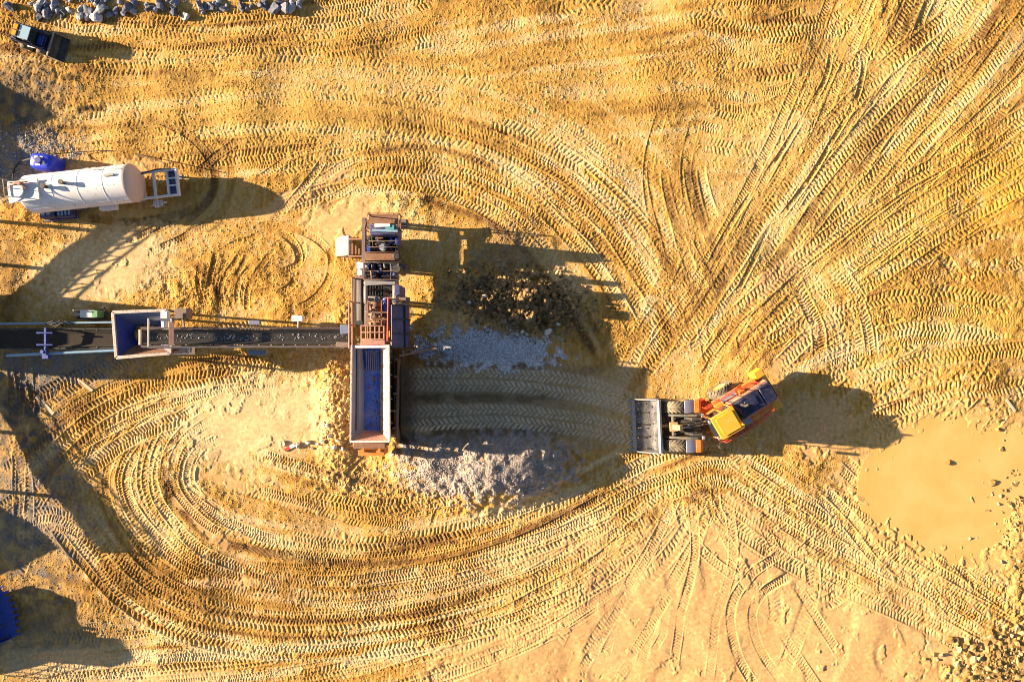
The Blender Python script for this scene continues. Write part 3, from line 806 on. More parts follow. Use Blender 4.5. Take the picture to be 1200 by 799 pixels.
def wheel_loader(loc, heading, artic, label, C, group='wheel loaders', lift=0.0, bw=1.5, spade=0.0, BX=.82):
    root = empty('wheel_loader', loc, label, 'wheel loader', 0, group)
    F = rotz(heading); R = rotz(heading - artic)
    # ---- front half
    mb = MB(F); mb.ab(-.05, -.36, .70, 1.75, .36, 1.22); mb.prism([(.25, 1.22), (1.25, 1.22), (1.0, 2.0), (.45, 2.05)], -.50, -.36); mb.prism([(.25, 1.22), (1.25, 1.22), (1.0, 2.0), (.45, 2.05)], .36, .50)
    mb.ab(.5, -.36, 1.7, .75, .36, 1.85); mb.cyl((1.55, -1.0, .8), (1.55, 1.0, .8), .2); mb.cyl((0, 0, .5), (0, 0, 1.45), .22)
    mb.build('front_frame', C['front'], root)
    for sd in (-1, 1): wheel(F, (1.55, sd * 1.09, .80), .80, .66, root, C['rim'])
    for sd in (-1, 1):
        y0, y1 = sorted((sd * .76, sd * 1.46))
        mb = MB(F); mb.prism([(.62, 1.30), (.55, 1.34), (.60, 1.62), (.78, 1.75), (1.32, 1.78), (1.32, 1.73), (.82, 1.69), (.67, 1.58)], y0, y1)
        f = mb.build('front_fender', C['plate'], root)
        mb = MB(F); mb.prism([(.36, 1.20), (.36, 1.66), (.50, 1.80), (.77, 1.80), (.77, 1.765), (.57, 1.64), (.52, 1.30)], y0 - .01, y1 + .01)
        mb.build('fender_guard', C['fender'], f)
        mb = MB(F); mb.ab(.30, sd * .62 - .08, 1.6, .42, sd * .62 + .08, 2.0); mb.cyl((.36, sd * .62, 2.05), (.48, sd * .62, 2.05), .11, n=12)
        mb.build('headlight', M['silver'], root)
    up = lift
    arm = [(.62, 1.98), (.72, 2.06), (1.5, 1.80), (2.15, 1.25 + up * .6), (2.75, .60 + up), (2.80, .46 + up), (2.68, .36 + up), (2.5, .42 + up), (1.95, .95 + up * .6), (1.3, 1.45), (.66, 1.82)]
    for sd in (-1, 1):
        y0, y1 = sorted((sd * .56, sd * .70))
        MB(F).prism(arm, y0, y1).build('lift_arm', C['arm'], root)
    mb = MB(F); mb.cyl((1.85, -.56, 1.22 + up * .4), (1.85, .56, 1.22 + up * .4), .13); mb.ab(1.7, -.2, 1.0 + up * .4, 2.0, .2, 1.5 + up * .4)
    mb.build('cross_tube', C['arm'], root)
    mb = MB(F); mb.prism([(1.55, 2.20 + up * .3), (1.75, 2.26 + up * .3), (2.05, 1.5 + up * .5), (2.15, .95 + up * .8), (1.98, .9 + up * .8), (1.80, 1.3 + up * .5)], -.15, .15)
    mb.ab(1.70, -.26, 1.5 + up * .5, 2.15, .26, 1.62 + up * .5)
    mb.build('bell_crank', C['crank'], root)
    mb = MB(F); mb.cyl((.55, 0, 1.55), (1.2, 0, 1.92), .11); mb.cyl((1.2, 0, 1.92), (1.65, 0, 2.16 + up * .3), .055)
    mb.build('tilt_cylinder', M['wornsteel'], root)
    for sd in (-1, 1):
        mb = MB(F); mb.cyl((.75, sd * .44, .95), (1.25, sd * .44, 1.15 + up * .2), .10); mb.cyl((1.25, sd * .44, 1.15 + up * .2), (1.8, sd * .44, 1.35 + up * .3), .05)
        mb.build('lift_cylinder', M['steel'], root)
    mb = MB(F)
    for k in range(5):
        y = -.32 + .16 * k
        mb.tube([(-.25, y * .6, 1.35), (.15, y, 1.62), (.6, y, 1.95), (1.15, y, 1.98), (1.6, y * .8, 1.75)], .028, 6)
    mb.build('hydraulic_hoses', M['black'], root, bevel=0)
    mb = MB(F); mb.beam((2.02, 0, .98 + up * .8), (2.62, 0, .95 + up), .14); mb.build('bucket_link', C['crank'], root)
    # ---- bucket: curved shell, cheeks, cutting edge, teeth
    B = F @ Matrix.Translation((2.58, 0, .10 + up)) @ Matrix.Diagonal((BX, 1, .86, 1))
    outer = [(1.62, .02), (1.55, 0), (.45, .0), (.20, .07), (.05, .25), (.0, .55), (.02, .95), (.12, 1.28), (.18, 1.50)]
    inner = [(.25, 1.48), (.19, 1.26), (.09, .93), (.07, .56), (.12, .30), (.24, .14), (.46, .06), (1.55, .05), (1.62, .05)]
    MBk = MB(B); MBk.prism(outer + inner, -bw, bw)
    bk = MBk.build('bucket', C['bucket'], root)
    mb = MB(B); mb.prism([(.08, 1.42), (.22, 1.42), (.24, 1.54), (.10, 1.56)], -bw - .02, bw + .02); mb.ab(-.06, -bw - .02, 1.28, .06, bw + .02, 1.36)
    mb.build('spill_guard', C['guard'], bk)
    for sd in (-1, 1):
        y0, y1 = sorted((sd * bw, sd * (bw + .05)))
        MB(B).prism([(1.58, .0), (.45, -.01), (.18, .06), (.03, .25), (-.02, .55), (.0, .95), (.12, 1.40), (.30, 1.45), (.75, .95), (1.35, .55), (1.6, .12)], y0, y1).build('cheek_plate', C['edge'], bk)
    for k in range(5):
        y = -bw + .1 + (2 * bw - .2) * k / 4
        mb = MB(B); mb.ab(.5, y - .05, .062, 1.48, y + .05, .085); mb.build('wear_strip', C['strip'], bk, bevel=0)
    nose = [(1.50, -bw - .03)] + [(1.72 + spade * (1 - (k / 6) ** 2), bw * k / 6 + (.03 if k == 6 else -.03 if k == -6 else 0)) for k in range(-6, 7)] + [(1.50, bw + .03)]
    mb = MB(B); mb.slab(nose, -.03, .065); mb.build('cutting_edge', C['edge'], bk)
    for k in range(9):
        y = -bw + .06 + (2 * bw - .12) * k / 8
        mb = MB(B @ Matrix.Translation((spade * (1 - (y / bw) ** 2), 0, 0))); mb.hexa([(1.50, y - .085, -.05), (2.0, y - .04, -.03), (2.0, y + .04, -.03), (1.50, y + .085, -.05), (1.50, y - .085, .10), (2.0, y - .04, .01), (2.0, y + .04, .01), (1.50, y + .085, .10)])
        mb.build('tooth', C['teeth'], bk, bevel=0)
    # ---- rear half
    mb = MB(R); mb.ab(-4.0, -.46, .70, -.05, .46, 1.25); mb.cyl((-1.75, -1.0, .8), (-1.75, 1.0, .8), .2)
    mb.ab(-1.55, -.95, 1.15, .0, .95, 1.42); mb.ab(-.6, -.55, .75, .12, .55, 1.15)
    mb.build('rear_frame', C['body'], root)
    for sd in (-1, 1): wheel(R, (-1.75, sd * 1.09, .80), .80, .66, root, C['rim'])
    # cab
    mb = MB(R); mb.ab(-1.30, -.66, 1.42, -.02, .66, 2.05)
    for x in (-1.27, -.70, .06):
        for sd in (-1, 1): mb.beam((x, sd * .68, 1.9), (x if x < 0 else -.02, sd * .62, 3.24), .07)
    cab = mb.build('cab', C['cab'], root)
    mb = MB(R); mb.hexa([(-1.26, -.655, 2.0), (.055, -.655, 2.0), (.055, .655, 2.0), (-1.26, .655, 2.0), (-1.26, -.6, 3.22), (-.03, -.6, 3.22), (-.03, .6, 3.22), (-1.26, .6, 3.22)])
    mb.build('cab_glass', M['glass'], cab)
    mb = MB(R); mb.slab([(-1.34, -.68), (-.04, -.68), (.06, -.58), (.06, .58), (-.04, .68), (-1.34, .68)], 3.22, 3.37)
    rf = mb.build('cab_roof', C['roof'], cab, bevel=.03)
    mb = MB(R); mb.slab([(-1.18, -.54), (-.22, -.54), (-.14, -.46), (-.14, .46), (-.22, .54), (-1.18, .54)], 3.37, 3.43); mb.build('roof_panel', C['roof2'], rf, bevel=.02)
    mb = MB(R); mb.cyl((-1.30, .45, 3.37), (-1.30, .45, 3.55), .07, .05, 12); mb.build('beacon', M['lamp'], rf, bevel=0)
    for sd in (-1, 1):
        mb = MB(R); mb.ab(.10, sd * .5 - .1, 3.12, .20, sd * .5 + .1, 3.24); mb.build('work_lamp', M['silver'], rf)
        mb = MB(R); mb.tube([(.05, sd * .66, 2.9), (.25, sd * .95, 2.95), (.28, sd * 1.05, 2.9)], .018, 6); mb.ab(.26, sd * 1.05 - .09, 2.5, .30, sd * 1.05 + .09, 2.92)
        mb.build('mirror', M['black'], cab, bevel=0)
    # engine hood
    mb = MB(R); mb.hexa([(-4.05, -.66, 1.25), (-1.45, -.66, 1.25), (-1.45, .66, 1.25), (-4.05, .66, 1.25), (-4.0, -.62, 2.08), (-1.45, -.62, 2.30), (-1.45, .62, 2.30), (-4.0, .62, 2.08)])
    hd = mb.build('engine_hood', C['side'], root, bevel=.03)
    mb = MB(R); mb.hexa([(-3.22, -.55, 2.12), (-1.50, -.55, 2.28), (-1.50, .55, 2.28), (-3.22, .55, 2.12), (-3.22, -.50, 2.34), (-1.50, -.50, 2.46), (-1.50, .50, 2.46), (-3.22, .50, 2.34)])
    mb.hexa([(-4.08, -.56, 1.9), (-3.28, -.56, 2.08), (-3.28, .56, 2.08), (-4.08, .56, 1.9), (-3.98, -.50, 2.22), (-3.28, -.50, 2.33), (-3.28, .50, 2.33), (-3.98, .50, 2.22)])
    ht = mb.build('hood_top', C['hood'], hd, bevel=.05)
    mb = MB(R); mb.ab(-2.9, -.30, 2.34, -2.2, .16, 2.43); mb.build('hood_vent', C['hood'], ht)
    mb = MB(R); mb.cyl((-2.0, -.25, 2.4), (-2.0, -.25, 3.0), .075, n=12); mb.tube([(-2.0, -.25, 3.0), (-2.03, -.25, 3.12), (-2.15, -.25, 3.17)], .07, 10); mb.build('exhaust_stack', M['steel'], hd, bevel=0)
    mb = MB(R); mb.cyl((-1.72, .28, 2.4), (-1.72, .28, 2.72), .10, n=12); mb.cyl((-1.72, .28, 2.72), (-1.72, .28, 2.84), .14, n=12); mb.build('air_intake', M['black'], hd, bevel=0)
    mb = MB(R)
    for k in range(8): mb.ab(-4.13, -.5, 1.35 + .08 * k, -4.05, .5, 1.39 + .08 * k)
    mb.build('rear_grille', M['steel'], hd, bevel=0)
    mb = MB(R); mb.prism([(-4.35, .72), (-4.38, 1.15), (-4.1, 1.32), (-3.45, 1.32), (-3.45, .62), (-4.1, .6)], -.75, .75)
    mb.prism([(-4.25, .85), (-4.25, 1.50), (-3.70, 1.55), (-3.55, 1.2), (-3.6, .8)], -1.24, -.78); mb.prism([(-4.25, .85), (-4.25, 1.50), (-3.70, 1.55), (-3.55, 1.2), (-3.6, .8)], .78, 1.24)
    mb.build('counterweight', C['body2'], root, bevel=.03)
    for sd in (-1, 1):
        y0, y1 = sorted((sd * .68, sd * 1.06))
        mb = MB(R); mb.prism([(-.75, 1.25), (-.85, 1.62), (-1.15, 1.76), (-2.35, 1.76), (-2.75, 1.55), (-2.80, 1.49), (-2.32, 1.69), (-1.18, 1.69), (-.92, 1.57), (-.83, 1.25)], y0, y1)
        rfd = mb.build('rear_fender', C['fender'], root)
        mb = MB(R); mb.ab(-2.25, sd * .72, 1.76, -1.30, sd * 1.03, 1.79); mb.build('walkway', C['plate'], rfd)
        mb = MB(R)
        y = sd * 1.08
        for zz in (2.2, 2.62): mb.tube([(-.2, y, zz), (-1.0, y, zz), (-2.3, y, zz), (-3.0, y * .92, zz), (-3.5, y * .75, zz - .05)], .028, 6)
        for x in (-.2, -1.0, -1.65, -2.3, -3.0): mb.cyl((x, y if x > -2.5 else y * .92, 1.3 if x == -.2 else 1.74), (x, y if x > -2.5 else y * .92, 2.62), .024, n=6)
        mb.build('guard_rail', C['rail'], root, bevel=0)
        mb = MB(R)
        for k in range(4): mb.ab(-.75 + .05 * k, sd * 1.02, .42 + .28 * k, -.25 + .02 * k, sd * 1.30, .46 + .28 * k)
        mb.beam((-.72, sd * 1.16, .4), (-.60, sd * 1.16, 1.4), .05, .3); mb.beam((-.25, sd * 1.16, .4), (-.20, sd * 1.16, 1.4), .05, .3)
        mb.build('ladder', C['rail'], root)
        mb = MB(R); mb.ab(-3.55, sd * .67, 1.3, -2.75, sd * .96, 1.72); mb.ab(-2.7, sd * .66, 1.78, -2.35, sd * .9, 2.0); mb.build('side_locker', C['fender'], root)
        mb = MB(R); mb.cyl((-4.32, sd * 1.0, 1.25), (-4.24, sd * 1.0, 1.25), .1, n=12); mb.build('tail_lamp', M['redrail'], root, bevel=0)
    mb = MB(R); mb.tube([(-1.46, -.6, 2.42), (-1.46, -.6, 2.62), (-1.75, 0, 2.66), (-1.46, .6, 2.62), (-1.46, .6, 2.42)], .03, 6); mb.build('grab_rail', C['rail'], hd, bevel=0)
    return root, F


M['dusty'] = paint('dusty_ochre_paint', (.45, .28, .12), rough=.7, dust=.5, dustcol=(.55, .42, .26))
YEL = dict(front=M['steel'], body=M['orange'], body2=M['yellow'], rim=M['rim'], plate=M['plate'], fender=M['orange'], arm=M['steel'], crank=M['dusty'], bucket=M['bucketin'], edge=M['edge'], guard=M['white'], strip=M['steel'], teeth=M['wornsteel'],  # white guard colour stands in for the sunlit bucket rim
           cab=M['orange'], roof=M['yellow'], roof2=M['yellow'], side=M['dustyred'], hood=M['navy'], rail=M['redrail'])
BLU = dict(YEL, front=M['panelblue'], body=M['panelblue'], body2=M['panelblue'], fender=M['blue'], bucket=M['blue'], edge=M['blue'], guard=M['blue'], strip=M['panelblue'], teeth=M['blue'], cab=M['panelblue'], roof=M['white'], roof2=M['white'], side=M['panelblue'], hood=M['blue'], rail=M['blue'], arm=M['blue'], crank=M['blue'])
JX, JY = 11.05, -4.75
HD = math.radians(180 + 2.5)
ldr, LF = wheel_loader((JX, JY, hz(JX, JY) - .03), HD, math.radians(-28), 'yellow and orange articulated wheel loader with navy hood, half turned on the tyre tracks', YEL)
blu, BF = wheel_loader((-33.3, -17.05, 0.0), math.radians(19), 0, 'wheel loader with a deep blue toothed bucket reaching in at the left edge', BLU, lift=.35, bw=1.5, spade=.32, BX=1.0)


# ------------------------------------------------------------------ compact loader in the upper left corner
def compact_loader(loc, heading):
    root = empty('compact_loader', loc, 'small dark blue skid steer loader with orange rear lamps below the boulder row', 'skid steer', 0)
    F = rotz(heading)
    mb = MB(F); mb.hexa([(-1.35, -.52, .35), (.75, -.52, .30), (.75, .52, .30), (-1.35, .52, .35), (-1.30, -.50, 1.25), (.65, -.50, .85), (.65, .50, .85), (-1.30, .50, 1.25)])
    body = mb.build('body', M['navy'], root, bevel=.03)
    mb = MB(F); mb.ab(-1.38, -.46, .5, -1.05, .46, 1.35); mb.build('engine_cover', M['greyblue'], root)
    for y in (-.22, .22):
        mb = MB(F); mb.ab(-.94, y - .18, 1.935, -.62, y + .18, 2.0); mb.build('rear_lamp', M['lamp'], root)
    mb = MB(F)
    for sd in (-1, 1):
        for x in (-.95, .15): mb.beam((x, sd * .47, .9), (x, sd * .45, 1.9), .08)
    mb.ab(-.98, -.49, 1.86, -.55, .49, 1.93)
    cab = mb.build('cab', M['darkframe'], root)
    mb = MB(F); mb.ab(-.55, -.47, 1.87, .22, .47, 1.92); mb.build('roof_window', M['paleglass'], cab)
    mb = MB(F); mb.hexa([(-.9, -.44, 1.0), (.13, -.44, 1.0), (.13, .44, 1.0), (-.9, .44, 1.0), (-.9, -.43, 1.86), (.13, -.43, 1.86), (.13, .43, 1.86), (-.9, .43, 1.86)]); mb.build('cab_glass', M['glass'], cab)
    mb = MB(F); mb.ab(.25, -.36, .98, .62, .36, 1.08); mb.ab(.3, -.2, 1.08, .5, .2, 1.14); mb.build('hood_panel', M['blue'], body)
    for sd in (-1, 1):
        mb = MB(F); mb.beam((-1.25, sd * .60, 1.45), (.55, sd * .60, 1.12), .12, .2); mb.beam((.5, sd * .60, 1.18), (1.0, sd * .60, .45), .12, .18); mb.beam((-1.2, sd * .60, .9), (-1.2, sd * .60, 1.5), .12, .2)
        mb.build('lift_arm', M['navy'], root)
        mb = MB(F); mb.cyl((-.5, sd * .6, .75), (.45, sd * .6, 1.05), .06, n=10); mb.build('lift_cylinder', M['silver'], root, bevel=0)
        for x in (-.85, .35): wheel(F, (x, sd * .70, .40), .40, .30, root, M['rim'], 14)
    mb = MB(F); mb.ab(.85, -.5, .25, 1.0, .5, .8); mb.cyl((.7, -.6, .45), (.7, .6, .45), .06, n=10); mb.build('coupler', M['steel'], root)
    B = F @ Matrix.Translation((.98, 0, .10))
    mb = MB(B); mb.prism([(.85, .0), (.2, .0), (.05, .1), (.0, .3), (.05, .75), (.12, .75), (.07, .32), (.12, .14), (.22, .05), (.85, .03)], -.86, .86)
    bk = mb.build('bucket', M['steel'], root)
    for sd in (-1, 1):
        y0, y1 = sorted((sd * .86, sd * .89)); MB(B).prism([(.85, .0), (.2, -.01), (.04, .1), (-.01, .3), (.05, .78), (.3, .6), (.8, .15)], y0, y1).build('cheek_plate', M['wornsteel'], bk)
    mb = MB(B); mb.ab(.02, -.88, .74, .14, .88, .79); mb.build('spill_guard', M['wornsteel'], bk)
    return root


cx, cy = -27.4, 17.35
compact_loader((cx, cy, hz(cx, cy) - .01), math.radians(-17)).scale = (.8, .8, .8)
# ------------------------------------------------------------------ mobile crusher with its feed hopper
px0 = lambda x, y, z: W(x, y, z)
gzc = hz(-7.4, 2.0)
cr = empty('mobile_crusher', (-7.45, 0.0, 0.0), 'rusty mobile crushing plant with a long blue feed hopper at the end of the ramp', 'crusher')
IV = inv(cr)
def B(): return MB(IV)
# chassis on legs
mb = B()
for x in (426, 464): mb.px(x - 2, 255, x + 2, 405, 1.25, 1.65)
for y in (264, 300, 328, 357, 398): mb.px(424, y - 2, 466, y + 2, 1.3, 1.6)
chs = mb.build('chassis', M['frame'], cr)
for x in (425, 466):
    for y in (258, 312, 352, 400):
        a = W(x, y, 1.3); mb = B(); mb.cyl((a[0], a[1], 0), (a[0], a[1], 1.3), .09); mb.ab(a[0] - .28, a[1] - .28, -.12, a[0] + .28, a[1] + .28, .06); mb.build('jack_leg', M['frame'], cr)
# axle group under the engine end
for x in (430, 462):
    for y in (286, 303):
        a = W(x, y, .5); wheel(IV @ Matrix.Translation((a[0], a[1], .5)) @ Matrix.Rotation(PI / 2, 4, 'Z'), (0, 0, 0), .5, .32, cr, M['frame'], 16)
# rear platform with railing
mb = B(); mb.px(432, 251, 466, 262, 1.65, 1.75); mb.build('rear_platform', M['rusty'], cr)
mb = B()
def rail(mb, pts, z0, z1, n=3, r=.03):
    P = [W(x, y, z1) for x, y in pts]
    for k in range(1, n):
        z = z0 + (z1 - z0) * k / (n - 1)
        mb.tube([(p[0], p[1], z) for p in P], r, 6)
    for a, b_ in zip(P[:-1], P[1:]):
        m_ = max(1, int(math.dist(a, b_) / .9))
        for k in range(m_ + 1):
            t = k / m_; x, y = a[0] + (b_[0] - a[0]) * t, a[1] + (b_[1] - a[1]) * t
            mb.cyl((x, y, z0), (x, y, z1), r, n=6)
rail(mb, [(427, 268), (431, 250), (467, 250), (468, 268)], 1.65, 2.75); mb.build('platform_railing', M['rusty'], cr, bevel=0)
# generator canopy, blue with a teal patch
mb = B(); mb.px(433, 263, 464, 275, 1.65, 3.6); gc = mb.build('generator_canopy', M['panelblue'], cr, bevel=.04)
mb = B(); mb.px(439, 262, 457, 266, 3.4, 3.72); mb.build('canopy_lid', M['white'], gc)
mb = B(); mb.px(452, 263.5, 462, 269, 3.5, 3.68); mb.build('air_filter', M['teal'], gc)
mb = B(); a = W(436, 270, 3.7); b_ = W(466, 271, 3.7); mb.cyl((a[0], a[1], 3.7), (b_[0], b_[1], 3.7), .07); mb.build('coolant_pipe', M['paleblue'], gc, bevel=0)
# first engine bay
mb = B(); mb.px(432, 276, 466, 295, 1.62, 1.9); mb.px(432, 276, 434, 295, 1.9, 2.5); mb.px(464, 276, 466.5, 295, 1.9, 2.7); mb.build('engine_bay', M['darkframe'], cr)
mb = B(); a = W(448, 278, 2.6); b_ = W(448, 294, 2.6)
mb.px(441, 279, 457, 293, 1.9, 2.35)
eng = mb.build('engine_block', M['engine'], cr, bevel=.04)
mb = B()
for i, y in enumerate((280, 283.5, 287, 290.5)):
    mb.px(442, y, 446, y + 2, 2.35, 2.55); mb.px(452, y, 456, y + 2, 2.35, 2.55)
mb.build('rocker_covers', M['steel'], eng)
mb = B(); c = W(449, 290, 2.7); mb.cyl((c[0], c[1], 2.3), (c[0], c[1], 2.85), .20, n=18); mb.cyl((c[0], c[1], 2.85), (c[0], c[1], 2.92), .12, n=14); mb.build('exhaust_muffler', M['silver'], eng, bevel=0)
mb = B(); mb.px(430, 288, 434, 295, 1.9, 2.85); mb.px(456.5, 277.5, 459.5, 285, 1.9, 2.75); mb.px(463, 278, 466, 286, 2.0, 2.9); mb.build('fuel_tank', M['blue'], cr)
mb = B()
for k in range(6):
    a = W(435 + k * 5, 277, 2.5); b_ = W(437 + k * 4.5, 294 - (k % 3) * 3, 2.4); mb.tube([(a[0], a[1], 2.5), ((a[0] + b_[0]) / 2 + .1, (a[1] + b_[1]) / 2, 2.75), (b_[0], b_[1], 2.35)], .03, 6)
mb.build('hose_bundle', M['black'], cr, bevel=0)
mb = B()
for y in (282, 289): mb.px(432, y, 466, y + 1, 2.85, 2.92)
mb.build('bay_crossbars', M['frame'], cr)
# brown cross platform
mb = B(); mb.px(428, 296, 467, 304, 3.05, 3.22); mb.px(428, 295.2, 467, 296, 3.22, 3.35); mb.px(428, 304, 467, 305, 3.1, 3.30); mb.px(430, 297, 465, 303, 1.65, 3.05); mb.build('cross_deck', M['rusty'], cr)
# second bay: hydraulic power pack
mb = B(); mb.px(426, 307, 467, 327, 1.62, 1.95); mb.build('power_pack_tray', M['darkframe'], cr)
for (x0, y0, x1, y1, z1, mm, nm) in [(427, 309, 433, 317, 2.9, 'blue', 'oil_tank'), (435, 308, 441, 325, 2.6, 'panelblue', 'pump_housing'), (443, 308, 448, 318, 2.75, 'engine', 'gear_case'), (449, 309, 456, 325, 2.5, 'panelblue', 'motor_block'), (458, 310, 464, 324, 2.8, 'greyblue', 'radiator')]:
    mb = B(); mb.px(x0, y0, x1, y1, 1.95, z1); o = mb.build(nm, M[mm], cr, bevel=.04)
    mb = B(); mb.px(x0 + 1, y0 + 1.5, x0 + 3.5, y0 + 4, z1, z1 + .1); mb.px(x1 - 3, y1 - 4, x1 - 1, y1 - 1.5, z1, z1 + .14); mb.build('filler_cap', M['silver'], o)
mb = B()
for k in range(7):
    a = W(428 + k * 5.5, 326 - (k % 2) * 8, 2.6); b_ = W(431 + k * 5, 308 + (k % 3) * 4, 2.6); mb.tube([(a[0], a[1], 2.4), ((a[0] + b_[0]) / 2, (a[1] + b_[1]) / 2, 2.95), (b_[0], b_[1], 2.5)], .035, 6)
mb.build('hose_bundle', M['black'], cr, bevel=0)
mb = B()
for x in (426, 435, 457, 466): mb.px(x, 306.5, x + 1.3, 328, 2.85, 2.95)
for y in (306.5, 317, 327): mb.px(426, y, 468, y + 1.2, 2.95, 3.05)
mb.build('bay_frame', M['frame'], cr)
rq = random.Random(3)
for nm, (x0, y0, x1, y1), z, mats, n in (('pipework', (433, 277, 465, 294), 2.6, ('rusty', 'engine', 'silver', 'panelblue'), 14), ('pipework', (427, 308, 466, 326), 2.9, ('rusty', 'engine', 'wornsteel', 'blue'), 16), ('pipework', (429, 331, 463, 356), 2.6, ('rusty', 'engine', 'pinkrust'), 14), ('pipework', (428, 357, 456, 381), 3.1, ('rusty', 'engine', 'wornsteel', 'pinkrust'), 18)):
    for k in range(n):
        mb = B(); xa, ya = rq.uniform(x0, x1), rq.uniform(y0, y1); zz_ = z + rq.uniform(-.2, .3)
        if rq.random() < .6:
            xb, yb = (min(x1, max(x0, xa + rq.uniform(-14, 14))), ya + rq.uniform(-1, 1)) if rq.random() < .5 else (xa + rq.uniform(-1, 1), min(y1, max(y0, ya + rq.uniform(-12, 12))))
            p = W(xa, ya, zz_); q = W(xb, yb, zz_); mb.tube([(p[0], p[1], zz_ - .35), (p[0], p[1], zz_), (q[0], q[1], zz_ + .02), (q[0] + .02, q[1], zz_ - .4)], rq.uniform(.025, .055), 6)
        else:
            w_ = rq.uniform(1.2, 3.4); h_ = rq.uniform(1.2, 3.4); mb.px(xa - w_ / 2, ya - h_ / 2, xa + w_ / 2, ya + h_ / 2, zz_ - .7, zz_)
        mb.build(nm if len(mb.v) > 8 else 'fitting', M[rq.choice(mats)], cr, bevel=.01)
mb = B(); mb.px(418, 307, 426, 315, 1.7, 2.6); mb.px(419, 316, 425, 323, 1.7, 2.4); mb.build('control_cabinet', M['white'], cr, bevel=.03)
mb = B(); mb.px(417, 324, 427, 327, 1.6, 1.7); mb.px(417, 304.5, 419, 327, 1.55, 1.65); mb.build('cabinet_bracket', M['frame'], cr)
# U-shaped steel frame with deep dark well
mb = B(); mb.px(426, 329, 464, 334, 2.7, 3.0); mb.px(426, 334, 430, 357, 2.7, 3.0); mb.px(460, 334, 464.5, 357, 2.7, 3.0); mb.px(431, 347, 459, 355, 2.3, 2.55)
for x in (427, 463):
    for y in (331, 355): mb.px(x - 1, y - 1, x + 1, y + 1, 1.6, 2.7)
mb.build('well_frame', M['wornsteel'], cr, bevel=.05)
mb = B()
for k in range(8): a = W(433 + k * 3.4, 335, 2.2); b_ = W(434 + k * 3.2, 346, 2.2); mb.beam((a[0], a[1], 2.0 + .1 * (k % 3)), (b_[0], b_[1], 2.25), .05)
mb.px(431, 334, 459, 347, 1.5, 1.75)
mb.build('well_bars', M['darkframe'], cr, bevel=0)
# walkway on the left with its railing and light bar
mb = B(); mb.px(413, 326, 425, 382, 1.75, 1.85); wk = mb.build('side_walkway', M['darkframe'], cr)
mb = B(); mb.px(418, 328, 420.5, 376, 1.95, 2.05); mb.px(421.5, 328, 422.6, 376, 1.85, 2.15); mb.build('walkway_kerb', M['wornsteel'], wk)
mb = B()
rail(mb, [(426, 325), (412.5, 325), (412, 382)], 1.85, 2.95); rail(mb, [(409, 353), (409, 408)], 1.7, 3.2, 3, .04); mb.build('walkway_railing', M['pinkrust'], cr, bevel=0)
# crusher body: rotor housing, flywheels, motor
mb = B(); mb.px(427, 357, 457, 382, 1.65, 2.6); mb.px(430, 359, 452, 380, 2.6, 2.85)
cb = mb.build('crusher_housing', M['frame'], cr, bevel=.05)
mb = B(); a = W(440, 354, 3.0); b_ = W(440, 381, 3.0)
mb.cyl((a[0], a[1], 2.85), (b_[0], b_[1], 2.85), .26, n=18)
for k in range(5):
    y = a[1] + (b_[1] - a[1]) * (.08 + .2 * k); mb.cyl((a[0], y, 2.85), (a[0], y - .14, 2.85), .36 if k % 2 else .42, n=18)
mb.build('crusher_rotor', M['rusty'], cb, bevel=0)
mb = B(); mb.px(430, 357, 435, 368, 2.7, 3.05); mb.px(430, 372, 436, 380, 2.7, 2.98); mb.px(445, 371, 451, 379, 2.8, 3.1); mb.build('inspection_hatch', M['pinkrust'], cb, bevel=.03)
mb = B(); a = W(452, 350, 3.0); b_ = W(452, 369, 3.0); mb.cyl((a[0], a[1], 2.85), (b_[0], b_[1], 2.85), .20, n=16); mb.px(448, 356, 456, 364, 2.6, 2.8); mb.build('drive_motor', M['blue'], cb, bevel=0)
mb = B()
for (x0, y0, x1, y1) in ((436, 366, 456, 366), (447, 352, 447, 382), (431, 352, 431, 382), (436, 374, 456, 374)):
    a = W(x0, y0, 3.3); b_ = W(x1, y1, 3.3); mb.beam((a[0], a[1], 3.3), (b_[0], b_[1], 3.3), .06)
for (x, y) in ((436, 366), (456, 366), (447, 352), (447, 382), (431, 382), (431, 352)):
    a = W(x, y, 3.3); mb.cyl((a[0], a[1], 2.5), (a[0], a[1], 3.3), .03, n=6)
mb.build('service_frame', M['rusty'], cb, bevel=0)
mb = B()
a = W(455, 349, 3.4); b_ = W(454, 400, 3.4); mb.tube([(a[0], a[1], 3.35), (b_[0], b_[1], 3.35)], .055, 8)
for y in (350, 368, 386, 399): a = W(455, y, 3.3); mb.cyl((a[0], a[1], 1.7), (a[0], a[1], 3.35), .05, n=8)
mb.build('red_post_rail', M['redrail'], cr, bevel=0)
# guarded inlet: 5 x 2 openings over ochre fill
mb = B(); mb.px(423, 382, 450, 397, 1.9, 2.95); mb.build('inlet_fill', M['ochre'], cr, bevel=0)
mb = B()
for k in range(6): x = 422.5 + k * 5.3; mb.px(x, 381, x + 1.6, 398, 3.05, 3.28)
for y in (381, 388.5, 396.5): mb.px(422.5, y, 450.6, y + 1.5, 3.10, 3.32)
mb.px(422.5, 398.2, 451, 404.5, 2.6, 3.3)
mb.build('inlet_guard', M['pinkrust'], cr)
